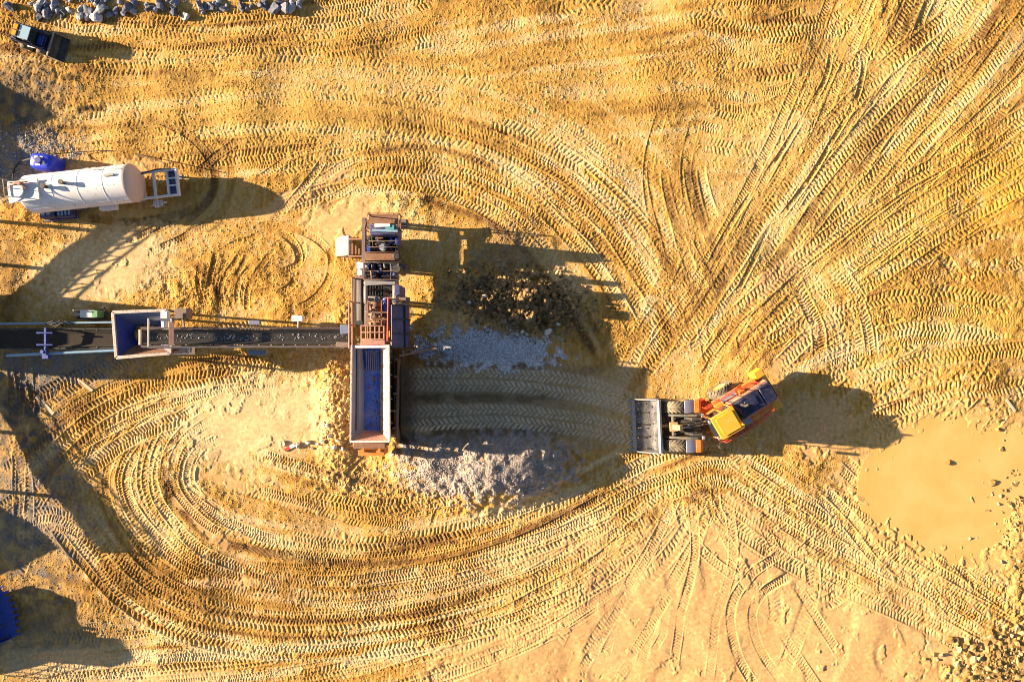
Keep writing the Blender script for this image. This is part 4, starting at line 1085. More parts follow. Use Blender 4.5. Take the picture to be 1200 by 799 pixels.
# tall blue side wing on the right
mb = B()
a = W(459, 357, 3.9); b_ = W(473, 358, 3.3); c = W(474, 408, 3.3); d_ = W(459, 407, 3.9)
mb.plate([(a[0], a[1], 3.95), (b_[0], b_[1], 3.2), (c[0], c[1], 3.2), (d_[0], d_[1], 3.95)], .06)
mb.plate([(b_[0], b_[1], 3.2), (b_[0] + .05, b_[1], 1.7), (c[0] + .05, c[1], 1.7), (c[0], c[1], 3.2)], .06)
wg = mb.build('side_wing', M['panelblue'], cr)
mb = B()
for y in (357.5, 374, 391, 407.5):
    p = W(459, y, 4.0); q = W(474, y, 3.3); mb.beam((p[0], p[1], 4.0), (q[0] + .02, q[1], 3.26), .06); mb.beam((q[0] + .09, q[1], 3.2), (q[0] + .09, q[1], 1.7), .06)
p = W(474, 357, 3.3); q = W(474, 408, 3.3); mb.beam((p[0] + .03, p[1], 3.27), (q[0] + .03, q[1], 3.27), .07)
mb.build('wing_ribs', M['darkframe'], wg)
mb = B(); mb.px(457, 362, 466, 404, 1.25, 1.7)
for y in (365, 383, 401): mb.px(464, y, 467, y + 2, 0, 1.3)
mb.build('wing_support', M['frame'], cr)
# tall pieces that throw the long finger shadows
mb = B(); a = W(466, 316, 3.6); mb.cyl((a[0], a[1], 1.6), (a[0], a[1], 3.9), .16, n=12); mb.cyl((a[0], a[1], 3.9), (a[0], a[1], 4.05), .2, n=12); mb.build('exhaust_stack', M['steel'], cr, bevel=0)
mb = B(); mb.px(462, 334, 469, 346, 2.4, 4.15); mb.build('dust_filter', M['panelblue'], cr, bevel=.04)
mb = B(); mb.px(461, 296.5, 467.5, 303.5, 3.22, 3.9); mb.build('battery_box', M['darkframe'], cr)
# arms and pale weight box on the left
mb = B()
for y in (280.5, 300.5): p = W(409, y, .9); q = W(430, y, 1.4); mb.beam((p[0], p[1], 1.0), (q[0], q[1], 1.4), .07)
for k in range(3): p = W(414 + k * 3, 287 + k * 2, 1.0); mb.px(412 + k * 4, 285 + k * 3, 414 + k * 4, 298, .9, 1.0)
mb.build('outrigger_arm', M['rusty'], cr)
q = W(401, 288, .9)
sb = MB(); sb.hexa([(q[0] - .62, q[1] - .52, 0), (q[0] + .42, q[1] - .62, 0), (q[0] + .42, q[1] + .62, 0), (q[0] - .62, q[1] + .50, 0), (q[0] - .30, q[1] - .55, .72), (q[0] + .42, q[1] - .62, .95), (q[0] + .42, q[1] + .64, .95), (q[0] - .30, q[1] + .55, .72)])
o = sb.build('ballast_block', M['dullwhite'], None, bevel=.06); rebase(o, (q[0], q[1], 0)); tag(o, 'pale concrete ballast block on the ground left of the crusher engine', 'concrete block')

# ---- feed hopper
ZT = 4.25
mb = B()
fl = [W(426, 405, 2.6), W(446, 405, 2.6), W(446, 505, 2.6), W(426, 505, 2.6)]
ZL, ZR = 3.75, 4.45
tl = [W(412.5, 404, ZL), W(456, 404, ZR), W(457, 517, ZR), W(411, 517, ZL)]
tz = [ZL, ZR, ZR, ZL]
mb.plate([(fl[0][0], fl[0][1], 2.6), (fl[1][0], fl[1][1], 2.6), (fl[2][0], fl[2][1], 2.6), (fl[3][0], fl[3][1], 2.6)], .06)
hp = mb.build('feed_hopper', M['pan'], cr, bevel=0)
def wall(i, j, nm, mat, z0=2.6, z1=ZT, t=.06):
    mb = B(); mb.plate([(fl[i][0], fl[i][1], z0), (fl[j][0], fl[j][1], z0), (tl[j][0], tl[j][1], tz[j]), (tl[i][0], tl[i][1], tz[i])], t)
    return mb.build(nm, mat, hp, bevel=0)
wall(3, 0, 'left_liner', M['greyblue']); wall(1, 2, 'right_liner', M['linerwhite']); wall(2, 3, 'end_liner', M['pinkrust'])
mb = B()
for (i, j) in ((3, 0), (1, 2), (2, 3)):
    a, b_ = tl[i], tl[j]; mb.beam((a[0], a[1], tz[i] + .03), (b_[0], b_[1], tz[j] + .03), .09, .10)
mb.build('hopper_rim', M['dullwhite'], hp)
mb = B(); a, b_ = tl[0], tl[1]; mb.beam((a[0], a[1] - .1, ZL - .1), (b_[0], b_[1] - .1, ZR - .1), .12); mb.build('tie_bar', M['white'], hp)
# step in the left liner
mb = B(); p = W(420.5, 408, 3.35); q = W(420.5, 504, 3.35); mb.beam((p[0], p[1], 3.40), (q[0], q[1], 3.40), .16, .10); mb.build('liner_ledge', M['wornsteel'], hp)
mb = B()
for k in range(7): p = W(429.5 + k * 2.3, 411, 2.8); q = W(429.5 + k * 2.3, 434, 2.75); mb.beam((p[0], p[1], 2.86), (q[0], q[1], 2.72), .045, .07)
mb.build('grizzly_bars', M['greyblue'], hp, bevel=0)
for (i, j, yy) in ((3, 0, 0), (1, 2, 0)):
    for k in range(8):
        mb = B()
        t = (k + .5) / 8
        top = Vector((tl[i][0] + (tl[j][0] - tl[i][0]) * t, tl[i][1] + (tl[j][1] - tl[i][1]) * t, tz[i] - .05)); bot = Vector((fl[i][0] + (fl[j][0] - fl[i][0]) * t, fl[i][1] + (fl[j][1] - fl[i][1]) * t, 2.6))
        o_ = Vector((-.09 if i == 3 else .09, 0, 0)); mb.beam(top + o_, bot + o_, .07, .1)
        mb.build('hopper_rib', M['frame'], hp, bevel=0)
mb = B()
p0 = W(412, 517, 4.2); p1 = W(453, 526, 3.4); mb.ab(p0[0] + .02, p0[1] - .12, 2.6, p1[0], p0[1] - .42, 3.9); mb.build('end_beam', M['rusty'], hp)
mb = B(); mb.px(420, 527.5, 450, 534, 1.0, 2.3); mb.px(424, 524, 427, 530, 2.3, 2.5); mb.px(443, 524, 446, 530, 2.3, 2.5); mb.build('feeder_drive', M['orange'], hp)
for x0, x1, nm in ((416, 417.5, 'left_sun_block'), (451, 452.5, 'right_sun_block')): mb = B(); mb.px(x0, 404, x1, 516, .05, 2.55); mb.build('hopper_sun_block', M['frame'], hp)  # plates added under the hopper to keep sun from passing through
for x in (420, 452):
    for y in (420, 462, 508): a = W(x, y, 2.4); mb = B(); mb.ab(a[0] - .1, a[1] - .1, -.1, a[0] + .1, a[1] + .1, 2.95); mb.build('hopper_leg', M['frame'], hp, bevel=0)
mb = B()
for x in (423, 449): mb.px(x - 1.5, 403, x + 1.5, 520, 2.25, 2.5)
mb.build('hopper_bearers', M['frame'], hp)
mb = B(); a = W(454, 399, 4.3); mb.cyl((a[0], a[1], 1.6), (a[0], a[1], 4.4), .05, n=8); a = W(458, 395, 3.4); mb.build('corner_post', M['rusty'], hp, bevel=0)
o = MB()
p = W(467, 421, 1.5); q = W(464.5, 521, 1.5)
o.beam((p[0], p[1], .75), (q[0], q[1], .75), .10, 1.75)
for k in range(6): t = k / 5; o.ab(p[0] + (q[0] - p[0]) * t - .22, p[1] + (q[1] - p[1]) * t - .06, -.1, p[0] + (q[0] - p[0]) * t - .05, p[1] + (q[1] - p[1]) * t + .06, 1.7)
o = o.build('retaining_wall', M['rusty'], None); rebase(o, (p[0], p[1], 0)); tag(o, 'rusty steel retaining wall holding the ramp beside the feed hopper', 'retaining wall')
o = MB(); p = W(469, 417, 1.0); q = W(512, 408, 1.0); o.beam((p[0], p[1], 1.35), (q[0], q[1], 1.05), .12, .18); o = o.build('steel_beam', M['pinkrust'], None); rebase(o, (p[0], p[1], 1.3)); tag(o, 'faded red steel beam lying along the north edge of the ramp', 'beam')

# ------------------------------------------------------------------ conveyor from the crusher to the screening plant
cv = empty('belt_conveyor', (-13.5, .2, 0), 'long belt conveyor carrying crushed stone from the crusher to the blue hopper', 'conveyor')
IVc = inv(cv)
def zc(x): return 3.55 + (1.55 - 3.55) * (x - 168) / (415 - 168)        # rising to the left
def C3(x, y, dz=0):
    z = zc(x) + dz; a = W(x, y, z); return (a[0], a[1], z)
def strip(mb, y0, y1, dz0, dz1, xa=168, xb=412, th=.05, n=1):
    for k in range(n):
        u, v = xa + (xb - xa) * k / n, xa + (xb - xa) * (k + 1) / n
        mb.plate([C3(u, y0, dz0), C3(u, y1, dz1), C3(v, y1, dz1), C3(v, y0, dz0)], th)
mb = MB(IVc); strip(mb, 386.5, 390, .14, 0, n=12); strip(mb, 390, 400, 0, 0, n=12); strip(mb, 400, 403.5, 0, .14, n=12); mb.build('belt', M['belt'], cv, bevel=0)
mb = MB(IVc); mb.beam(C3(166, 384.5, .05), C3(412, 384.5, .05), .10, .3); fr = mb.build('side_frame', M['frame'], cv)
mb = MB(IVc); mb.beam(C3(166, 405.5, .05), C3(412, 405.5, .05), .08, .3); mb.build('side_frame', M['frame'], cv)
mb = MB(IVc); mb.tube([C3(166, 406.8, .5), C3(405, 406.8, .5)], .025, 6)
for k in range(14): x = 172 + k * 17.6; mb.cyl(C3(x, 406.3, .1), C3(x, 406.8, .5), .025, n=6)
mb.build('hand_rail', M['wornsteel'], cv, bevel=0)
for k in range(17):
    x = 176 + k * 14.2
    mb = MB(IVc); mb.beam(C3(x, 384.6, .18), C3(x, 387.5, -.02), .07); mb.beam(C3(x, 405.4, .18), C3(x, 402, -.02), .07); mb.cyl(C3(x, 386, -.08), C3(x, 404, -.08), .05, n=8)
    mb.build('idler', M['wornsteel'], cv, bevel=0)
mb = MB(IVc); mb.cyl(C3(168, 386, -.12), C3(168, 404, -.12), .24, n=20); mb.build('head_pulley', M['steel'], cv, bevel=0)
mb = MB(IVc)
for (x, z) in ((250, 0), (330, 0)):
    for y in (385, 405): mb.cyl(C3(x, y, -.1), tuple(list(W(x + 8, y, 0)) + [-.1]), .06, n=8)
    mb.beam(C3(x + 4, 385, -1.4), C3(x + 4, 405, -1.4), .08)
mb.build('trestle', M['frame'], cv, bevel=0)
# head end frame over the hopper
mb = MB(IVc)
for y in (374, 407): mb.beam(C3(174, y, .35), C3(207, y, .35), .10)
for x in (174, 201): mb.beam(C3(x, 373, .42), C3(x, 408, .42), .10)
for x, y in ((174, 374), (201, 374), (174, 407), (201, 407)): mb.cyl(C3(x, y, -.2), C3(x, y, .4), .05, n=8)
mb.build('head_frame', M['wornsteel'], cv)
mb = MB(IVc); mb.plate([C3(198, 377, .55), C3(204, 377, .55), C3(204, 405, .55), C3(198, 405, .55)], .05); mb.build('head_guard', M['pinkrust'], cv)
mb = MB(IVc); p = C3(193, 372, 0); mb.ab(p[0] - .15, p[1] - .2, p[2] - .2, p[0] + .22, p[1] + .35, p[2] + .15); mb.cyl((p[0] + .03, p[1] - .1, p[2] + .05), (p[0] + .03, p[1] - .6, p[2] + .05), .15); mb.build('drive_motor', M['white'], cv, bevel=.03)
mb = MB(IVc); p = C3(214, 368, -.6); mb.ab(p[0] - .3, p[1] - .25, p[2] - .4, p[0] + .35, p[1] + .3, p[2] + .3); mb.beam((p[0], p[1] - .2, p[2]), C3(216, 384, -.3), .1); mb.build('gearbox', M['frame'], cv)
mb = MB(IVc)
for (x, y, w, h) in ((349, 373.5, 12, 6),): p = C3(x, y, -.2); mb.ab(p[0] - .28, p[1] - .15, p[2] - .2, p[0] + .32, p[1] + .18, p[2] + .2); mb.beam((p[0], p[1], p[2] - .1), C3(x, 384, -.05), .07)
mb.build('junction_box', M['white'], cv)
mb = MB(IVc); p = C3(300, 378, -.3); mb.ab(p[0] - .35, p[1] - .12, p[2] - .1, p[0] + .25, p[1] + .12, p[2] + .15); mb.build('tool_box', M['greyblue'], cv); mb = MB(IVc); p = C3(302, 413, -1.2); mb.ab(p[0] - .5, p[1] - .15, p[2] - .1, p[0] + .5, p[1] + .15, p[2] + .12); mb.build('tool_box', M['greyblue'], cv)
mb = MB(IVc); p = C3(405, 387, .4); mb.ab(p[0] - .25, p[1] - .2, p[2] - .5, p[0] + .3, p[1] + .3, p[2] + .2); mb.build('tail_cover', M['greyblue'], cv); mb = MB(IVc); p = C3(402, 405, .3); mb.ab(p[0] - .35, p[1] - .15, p[2] - .3, p[0] + .35, p[1] + .2, p[2] + .1); mb.build('tail_cover', M['frame'], cv)

# ------------------------------------------------------------------ screening plant: blue hopper, long belt out of frame, side stackers
sp_ = empty('screening_plant', (-25, .2, 0), 'low screening plant with a square white rimmed blue hopper and a dark belt', 'screener')
IVs = inv(sp_)
def SB(): return MB(IVs)
HT = 2.75; HB = 1.55
t4 = [W(133, 366, HT), W(196, 363.5, HT), W(200, 414, HT), W(137, 419, HT)]
b4 = [W(163, 383, HB), W(182, 383, HB), W(182, 402, HB), W(163, 402, HB)]
mb = SB(); mb.plate([(p[0], p[1], HB) for p in b4], .05); hh = mb.build('receiving_hopper', M['panelblue'], sp_, bevel=0)
for (i, j, mm) in ((3, 0, 'blue'), (0, 1, 'greyblue'), (1, 2, 'panelblue'), (2, 3, 'rusty')):
    mb = SB(); mb.plate([(b4[i][0], b4[i][1], HB), (b4[j][0], b4[j][1], HB), (t4[j][0], t4[j][1], HT), (t4[i][0], t4[i][1], HT)], .05); mb.build('hopper_wall', M[mm], hh, bevel=0)
mb = SB()
for i in range(4): a, b_ = t4[i], t4[(i + 1) % 4]; mb.beam((a[0], a[1], HT + .04), (b_[0], b_[1], HT + .04), .17, .12)
mb.build('hopper_rim', M['dullwhite'], hh)
for p in t4: mb = SB(); mb.cyl((p[0] * .985 - .2, p[1] * .9 + .02, -.1), (p[0], p[1], HT - .05), .07, n=8); mb.build('hopper_leg', M['frame'], hh, bevel=0)
mb = SB(); p = W(176, 411, 2.8); q = W(220, 411, 2.2); mb.plate([(t4[3][0] + .1, t4[3][1] - .05, 2.72), (t4[2][0], t4[2][1] - .05, 2.72), (t4[2][0] + .9, t4[2][1] + .05, 2.2), (t4[2][0] + .9, t4[2][1] + .35, 2.2), (t4[3][0], t4[3][1] + .1, 2.5)][:4], .05); mb.build('side_chute', M['linerwhite'], hh)
mb = SB(); mb.px(196, 405.5, 222, 415.5, 1.6, 2.3); mb.build('drive_cover', M['white'], sp_, bevel=.04)
def zs(x): return 1.25 + .75 * (140 - x) / 140 * .5
def S3(x, y, dz=0): z = zs(x) + dz; a = W(x, y, z); return (a[0], a[1], z)
def sstrip(mb, y0, y1, d0, d1, xa=-170, xb=185, th=.05): mb.plate([S3(xa, y0, d0), S3(xa, y1, d1), S3(xb, y1, d1), S3(xb, y0, d0)], th)
mb = SB(); sstrip(mb, 387.5, 391, .14, 0); sstrip(mb, 391, 403, 0, 0); sstrip(mb, 403, 406.5, 0, .14); mb.build('belt', paint('shade_dark_belt', (.035, .026, .02), rough=.95, dust=.6, dustcol=(.085, .055, .035), scale=5), sp_, bevel=0)  # belt colour darkened to stand for the shade over it
for y in (385.5, 408): mb = SB(); mb.beam(S3(-170, y, .02), S3(140, y, .02), .10, .35); mb.build('side_frame', M['darkframe'], sp_)
mb = SB(); mb.beam(S3(-170, 382, -.2), S3(134, 377.5, -.1), .12); mb.build('cable_tray', M['paleblue'], sp_)
mb = SB(); mb.cyl(S3(8, 416.5, .2), S3(137, 410.5, .3), .075, n=10); mb.build('blue_pipe', M['paleblue'], sp_, bevel=0)
mb = SB(); mb.beam(S3(53.5, 384, .55), S3(53.5, 416, .45), .12)
for y in (390, 404): mb.beam(S3(43, y, .58), S3(62, y, .58), .09)
for y in (384.5, 409): mb.cyl(S3(53.5, y, -1.4), S3(53.5, y, .55), .06, n=8)
p = S3(51, 412, .4); mb.cyl((p[0], p[1], p[2] - .3), (p[0], p[1], p[2] + .15), .11, n=12); mb.ab(p[0] - .1, p[1] - .4, p[2] - .3, p[0] + .25, p[1] - .1, p[2])
mb.build('belt_arch', M['blue'], sp_)
for x in (-20, 20, 60, 100, 128):
    for y in (385.5, 408): p = S3(x, y, 0); mb = SB(); mb.cyl((p[0], p[1], -.1), p, .06, n=8); mb.build('support_leg', M['darkframe'], sp_, bevel=0)
mb = SB()
for k in range(9): x = -6 + k * 15; mb.cyl(S3(x, 386, -.08), S3(x, 407.5, -.08), .05, n=8); mb.beam(S3(x, 385.7, .2), S3(x, 388.5, .0), .06); mb.beam(S3(x, 407.7, .2), S3(x, 405, .0), .06)
mb.build('idlers', M['steel'], sp_, bevel=0)
# control unit beside the belt
mb = SB(); p = W(97, 368, 1.2); mb.ab(p[0] - .75, p[1] - .28, .45, p[0] + .85, p[1] + .28, .6)
for dx in (-.6, 0, .7): mb.ab(p[0] + dx - .05, p[1] - .25, -.1, p[0] + dx + .05, p[1] + .25, .45)
cu = mb.build('control_stand', M['darkframe'], sp_)
mb = SB(); mb.ab(p[0] - .2, p[1] - .2, .6, p[0] + .5, p[1] + .24, 1.15); mb.build('control_box', M['white'], cu, bevel=.03)
mb = SB(); mb.ab(p[0] + .5, p[1] - .2, .6, p[0] + .85, p[1] + .22, 1.2); mb.build('green_cabinet', M['green'], cu, bevel=.03)
mb = SB(); mb.ab(p[0] - .7, p[1] - .1, .6, p[0] - .3, p[1] + .1, .85); mb.cyl((p[0] - .35, p[1] + .2, .6), (p[0] - .35, p[1] + .2, 1.5), .05, n=8); mb.build('lamp_post', M['wornsteel'], cu)
mb = SB(); p = W(121, 367, 1.2); mb.beam((p[0] - .3, p[1] - .4, .2), (p[0] + .1, p[1] + .35, 1.3), .08); mb.beam((p[0] + .4, p[1] - .4, .2), (p[0], p[1] + .35, 1.3), .08); mb.beam((p[0] - .2, p[1], .8), (p[0] + .4, p[1] - .1, .8), .08); mb.build('brace', M['steel'], sp_)
mb = SB()
for k in range(5): mb.tube([S3(52 + k * 3, 380 + k, .2), S3(62 + k * 4, 376 + 2 * (k % 2), .35), S3(75 + k * 4, 383, .1)], .03, 6)
mb.build('hose_bundle', M['black'], sp_, bevel=0)
# unseen screen box and its two side stackers, sized to cast the left-edge shadows
mb = SB(); mb.ab(-35.6, -1.2, 1.0, -31.4, 3.0, 3.45); mb.build('screen_box', M['panelblue'], sp_)
for sd, x, y0, y1, z1, w in ((1, -32.6, 2.2, 9.4, 3.35, 1.0), (-1, -34.9, -1.4, -11.3, 3.6, 1.0)):
    mb = SB(); mb.beam((x, y0, 1.1), (x, y1, z1), w, .18); mb.beam((x - w / 2, y0, 1.2), (x - w / 2, y1, z1 + .1), .1, .4); mb.beam((x + w / 2, y0, 1.2), (x + w / 2, y1, z1 + .1), .1, .4); st = mb.build('side_stacker', M['darkframe'], sp_)
    mb = SB()
    for k in range(8):
        ya, yb = y0 + (y1 - y0) * k / 8, y0 + (y1 - y0) * (k + 1) / 8; za, zb = 1.35 + (z1 - 1.1) * k / 8, 1.35 + (z1 - 1.1) * (k + 1) / 8
        for dx in (-w / 2, w / 2): mb.beam((x + dx, ya, za), (x + dx, yb, zb + .45), .06); mb.beam((x + dx, yb, zb), (x + dx, yb, zb + .5), .06)
    for dx in (-w / 2, w / 2): mb.beam((x + dx, y0, 1.75), (x + dx, y1, z1 + .75), .07)
    mb.build('stacker_truss', M['frame'], st, bevel=0)
    for t in (.35, .7):
        for dx in (-.45, .45): mb = SB(); mb.cyl((x + dx, y0 + (y1 - y0) * t, -.1), (x + dx, y0 + (y1 - y0) * t, 1.1 + (z1 - 1.1) * t), .07, n=8); mb.build('stacker_leg', M['frame'], st, bevel=0)

# ------------------------------------------------------------------ white tank on a skid frame
tk = empty('tank_trailer', (-24.5, 9.0, 0), 'white cylindrical tank trailer with a pink rounded end and an open drawbar frame', 'tank trailer')
IVt = inv(tk)
ang = math.radians(5.3)
R_ = 1.06; ZC = 1.50
A = W(26, 226.2, 2.0); E = W(154, 213.8, 1.7)
ax0 = Vector((A[0], A[1], ZC)); ang = math.atan2(E[1] - A[1], E[0] - A[0]); TL = math.dist(A, E)
T = IVt @ Matrix.Translation(ax0) @ Matrix.Rotation(ang, 4, 'Z')
mb = MB(T)
prof = [(.02, 0), (R_ * .55, .0), (R_ * .88, .05), (R_, .18), (R_, TL - .02), (R_ * .98, TL), (.02, TL)]
mb.lathe(prof, (0, 0, 0), 'x', 48); sh = mb.build('tank_shell', M['tankwhite'], tk, bevel=0, angle=30)
mb = MB(T); mb.lathe([(R_ * 1.012, TL - .10), (R_ * 1.012, TL + .02), (R_ * .97, TL + .12), (R_ * .80, TL + .26), (R_ * .5, TL + .36), (.01, TL + .40), (.01, TL - .10)], (0, 0, 0), 'x', 48); mb.build('tank_end', M['tankend'], sh, bevel=0, angle=40)
mb = MB(T)
for x in (1.95, 3.35, 4.75): mb = MB(T); mb.lathe([(R_ * 1.002, x), (R_ * 1.002, x + .05), (R_ * 1.010, x + .04), (R_ * 1.010, x + .01)], (0, 0, 0), 'x', 48); mb.build('shell_band', M['tankwhite'], sh, bevel=0)
for x, y in ((1.72, .02), (2.72, .12)):
    mb = MB(T); z = R_ - .04; mb.cyl((x, y, z), (x, y, z + .28), .10, n=12); mb.cyl((x, y, z + .28), (x, y, z + .36), .14, n=12); mb.build('vent_cap', M['steel'], sh, bevel=0)
mb = MB(T); mb.ab(4.95, .22, R_ - .03, 5.5, .36, R_ + .05); mb.build('name_plate', M['wornsteel'], sh)
for an in (-2.2, .55, 2.7): mb = MB(T); mb.tube([(.3, R_ * math.cos(an) * 1.0, R_ * math.sin(an)), (TL - .1, R_ * math.cos(an), R_ * math.sin(an))], .014, 6); mb.build('weld_seam', M['tankwhite'], sh, bevel=0)
for x in (3.9, 4.3, 5.35): mb = MB(T); mb.tube([(x, .75, .70), (x, .80, 1.0), (x + .2, .80, 1.0), (x + .2, .75, .70)], .02, 6); mb.build('grab_handle', M['white'], sh, bevel=0)
mb = MB(T); mb.tube([(5.0, .62, .88), (5.2, .62, 1.08), (5.9, .55, 1.08), (6.2, .50, .95)], .02, 6)
mb.build('grab_handle', M['white'], sh, bevel=0)
mb = MB(T); mb.ab(-.34, -.66, R_ - .02, 1.35, .52, R_ + .08); pf = mb.build('valve_platform', M['white'], tk, bevel=.02)
mb = MB(T); mb.cyl((.22, -.05, R_ + .08), (.22, -.05, R_ + .20), .36, n=24); mb.cyl((.22, -.05, R_ + .20), (.22, -.05, R_ + .24), .40, n=24); mb.build('manhole', M['white'], pf, bevel=.01)
mb = MB(T); mb.tube([(-.25, .2, R_ + .15), (.3, .3, R_ + .3), (.6, .2, R_ + .25), (.75, .0, R_ + .15)], .05, 8); mb.cyl((.5, .28, R_ + .1), (.5, .28, R_ + .4), .09); mb.beam((-.2, .4, R_ + .2), (.9, .35, R_ + .25), .05); mb.build('valve_pipes', M['pinkrust'], pf, bevel=0)
mb = MB(T)
for z in (R_ + .35, R_ + .75): mb.tube([(-.32, -.9, z - .3), (-.34, -.3, z), (-.34, .6, z)], .025, 6)
for y in (-.3, .15, .6): mb.cyl((-.34, y, 0), (-.34, y, R_ + .75), .025, n=6)
mb.build('end_railing', M['wornsteel'], tk, bevel=0)
mb = MB(T)
for y in (-.55, .55): mb.ab(-.2, y - .08, -1.22, TL, y + .08, -.92)
for x in (.4, 2.4, 4.4, 6.0): mb.ab(x - .12, -.75, -1.0, x + .12, .75, -.62)
for x in (.3, TL - .3):
    for y in (-.6, .6): mb.ab(x - .08, y - .08, -1.55, x + .08, y + .08, -1.2); mb.ab(x - .2, y - .2, -1.55, x + .2, y + .2, -1.48)
mb.build('skid_frame', M['white'], tk)
for x in (1.0, 2.1):
    for y in (-.72, .72): wheel(T, (x, y, -1.02), .48, .3, tk, M['frame'], 16)
# drawbar frame on the right
mb = MB(T); z0, z1 = -.62, -.46
for y in (-.78, .68): mb.ab(TL - .1, y - .06, z0, TL + 2.25, y + .06, z1)
mb.ab(TL + .85, -.78, z0, TL + .98, .68, z1 - .01); mb.ab(TL + 1.62, -.78, z0, TL + 1.74, .68, z1 - .01); mb.ab(TL + 2.17, -.84, z0 - .05, TL + 2.29, .74, z1 + .02)
for y in (-.22, .2): mb.ab(TL + 1.68, y - .04, z0, TL + 2.2, y + .04, z1 - .02)
db = mb.build('drawbar_frame', M['white'], tk)
mb = MB(T); mb.ab(TL + 1.70, -.74, z0 - .25, TL + 2.18, .66, z0 + .01); mb.build('tool_tray', M['panelblue'], db, bevel=0)
mb = MB(T)
for y in (-.6, .5): mb.cyl((TL + 1.95, y, -1.5), (TL + 1.95, y, z0), .06, n=8); mb.ab(TL + 1.8, y - .15, -1.55, TL + 2.1, y + .15, -1.48)
mb.build('landing_leg', M['wornsteel'], db)
mb = MB(T); mb.ab(TL + .55, -1.22, -1.1, TL + 1.1, -.88, -.85); mb.cyl((TL + .75, -1.3, -.9), (TL + .75, -.8, -.9), .14, n=12); mb.tube([(TL + .2, -1.1, -1.2), (TL + .6, -1.15, -.8), (TL + 1.3, -1.0, -1.0)], .05, 6); mb.build('outlet_valve', M['silver'], db, bevel=.02)
mb = MB(T); mb.tube([(TL + .1, .55, -.35), (TL + 1.2, .72, -.3), (TL + 2.0, .72, -.4)], .045, 8); mb.build('outlet_pipe', M['steel'], db, bevel=0)
# boxes under the near side
mb = MB(T); mb.ab(3.55, -1.18, -.9, 4.5, -.85, -.55); mb.ab(3.62, -1.12, -.55, 4.43, -.86, -.50); mb.build('side_box', M['white'], tk)
# blue pump unit under the tank
q = W(66, 250, .7)
pu = empty('pump_unit', (q[0], q[1], 0), 'small dark blue engine pump tucked under the near side of the white tank', 'pump')
Tq = Matrix.Rotation(ang, 4, 'Z')
mb = MB(Tq); mb.ab(-.95, -.3, .12, .95, .32, .30); mb.build('base_frame', M['panelblue'], pu)
mb = MB(Tq); mb.ab(-.9, -.22, .30, -.1, .3, .85); mb.ab(-.02, -.24, .3, .9, .3, .72); mb.build('engine_cover', M['panelblue'], pu, bevel=.05)
mb = MB(Tq)
for x in (-.65, -.35): mb.cyl((x, .02, .85), (x, .02, .93), .11, n=14)
for k in range(4): mb.ab(.1 + k * .2, -.15, .72, .2 + k * .2, .2, .76)
mb.build('fan_cap', M['paleblue'], pu, bevel=0)
# blue plastic tank
q = W(48, 189, 1.1)
bt = empty('plastic_tank', (q[0], q[1], 0), 'bright blue rounded plastic tank with white patches behind the white tank trailer', 'water tank')
mb = MB(); pts = []
for i in range(24):
    t = 2 * PI * i / 24; c_, s_ = math.cos(t), math.sin(t)
    pts.append((math.copysign(abs(c_) ** .55, c_) * .72, math.copysign(abs(s_) ** .55, s_) * .48))
zz = [(0, .9), (.08, 1), (.45, 1.02), (.85, 1.0), (1.05, .92), (1.15, .78), (1.19, .55)]
P = [(x * k, y * k, z) for z, k in zz for x, y in pts]
Fc = [(i * 24 + j, i * 24 + (j + 1) % 24, (i + 1) * 24 + (j + 1) % 24, (i + 1) * 24 + j) for i in range(len(zz) - 1) for j in range(24)]
Fc += [tuple(range(23, -1, -1)), tuple(range((len(zz) - 1) * 24, len(zz) * 24))]
mb.add(P, Fc)
o = mb.build('tank_body', paint('blue_plastic', (.012, .04, .62), rough=.25, dust=.05), bt, bevel=0, angle=50); o.rotation_euler.z = -.12
mb = MB(); mb.cyl((-.05, .02, 1.18), (-.05, .02, 1.27), .20, n=18); mb.cyl((-.05, .02, 1.27), (-.05, .02, 1.30), .17, n=18); mb.build('lid', M['blue'], bt, bevel=.01)
mb = MB()
for (x, y, w, h) in ((-.22, .22, .20, .12), (.08, .20, .16, .12), (-.12, -.22, .28, .10), (.2, -.10, .12, .18), (-.36, .0, .12, .16)): mb.ab(x - w / 2, y - h / 2, 1.17, x + w / 2, y + h / 2, 1.205)
mb.build('label_patch', M['white'], bt, bevel=0)
# hoses and a cable
def hose(pts, r, label, mat='black'):
    P = []
    for (x, y, z) in pts: a = W(x, y, z); P.append((a[0], a[1], max(z, hz(*a) + r) if z < .5 else z))
    Q = []
    for i in range(len(P) - 1):
        for k in range(6):
            t = k / 6; p0 = Vector(P[max(i - 1, 0)]); p1 = Vector(P[i]); p2 = Vector(P[i + 1]); p3 = Vector(P[min(i + 2, len(P) - 1)])
            Q.append(.5 * ((2 * p1) + (-p0 + p2) * t + (2 * p0 - 5 * p1 + 4 * p2 - p3) * t * t + (-p0 + 3 * p1 - 3 * p2 + p3) * t ** 3))
    Q.append(Vector(P[-1]))
    o = MB().tube(Q, r, 8).build('hose', M[mat], None, bevel=0); rebase(o, Q[0]); return tag(o, label, 'hose')
hose([(62, 181, .7), (90, 178.5, .2), (130, 177, .05), (165, 182, .05), (194, 192, .9)], .025, 'thin black hose arching over the sand from the blue plastic tank to the trailer frame')
hose([(36, 186, .7), (22, 191, .1), (16, 202, .05), (15, 214, 2.4)], .045, 'thick black hose looping from the blue plastic tank to the valve platform')
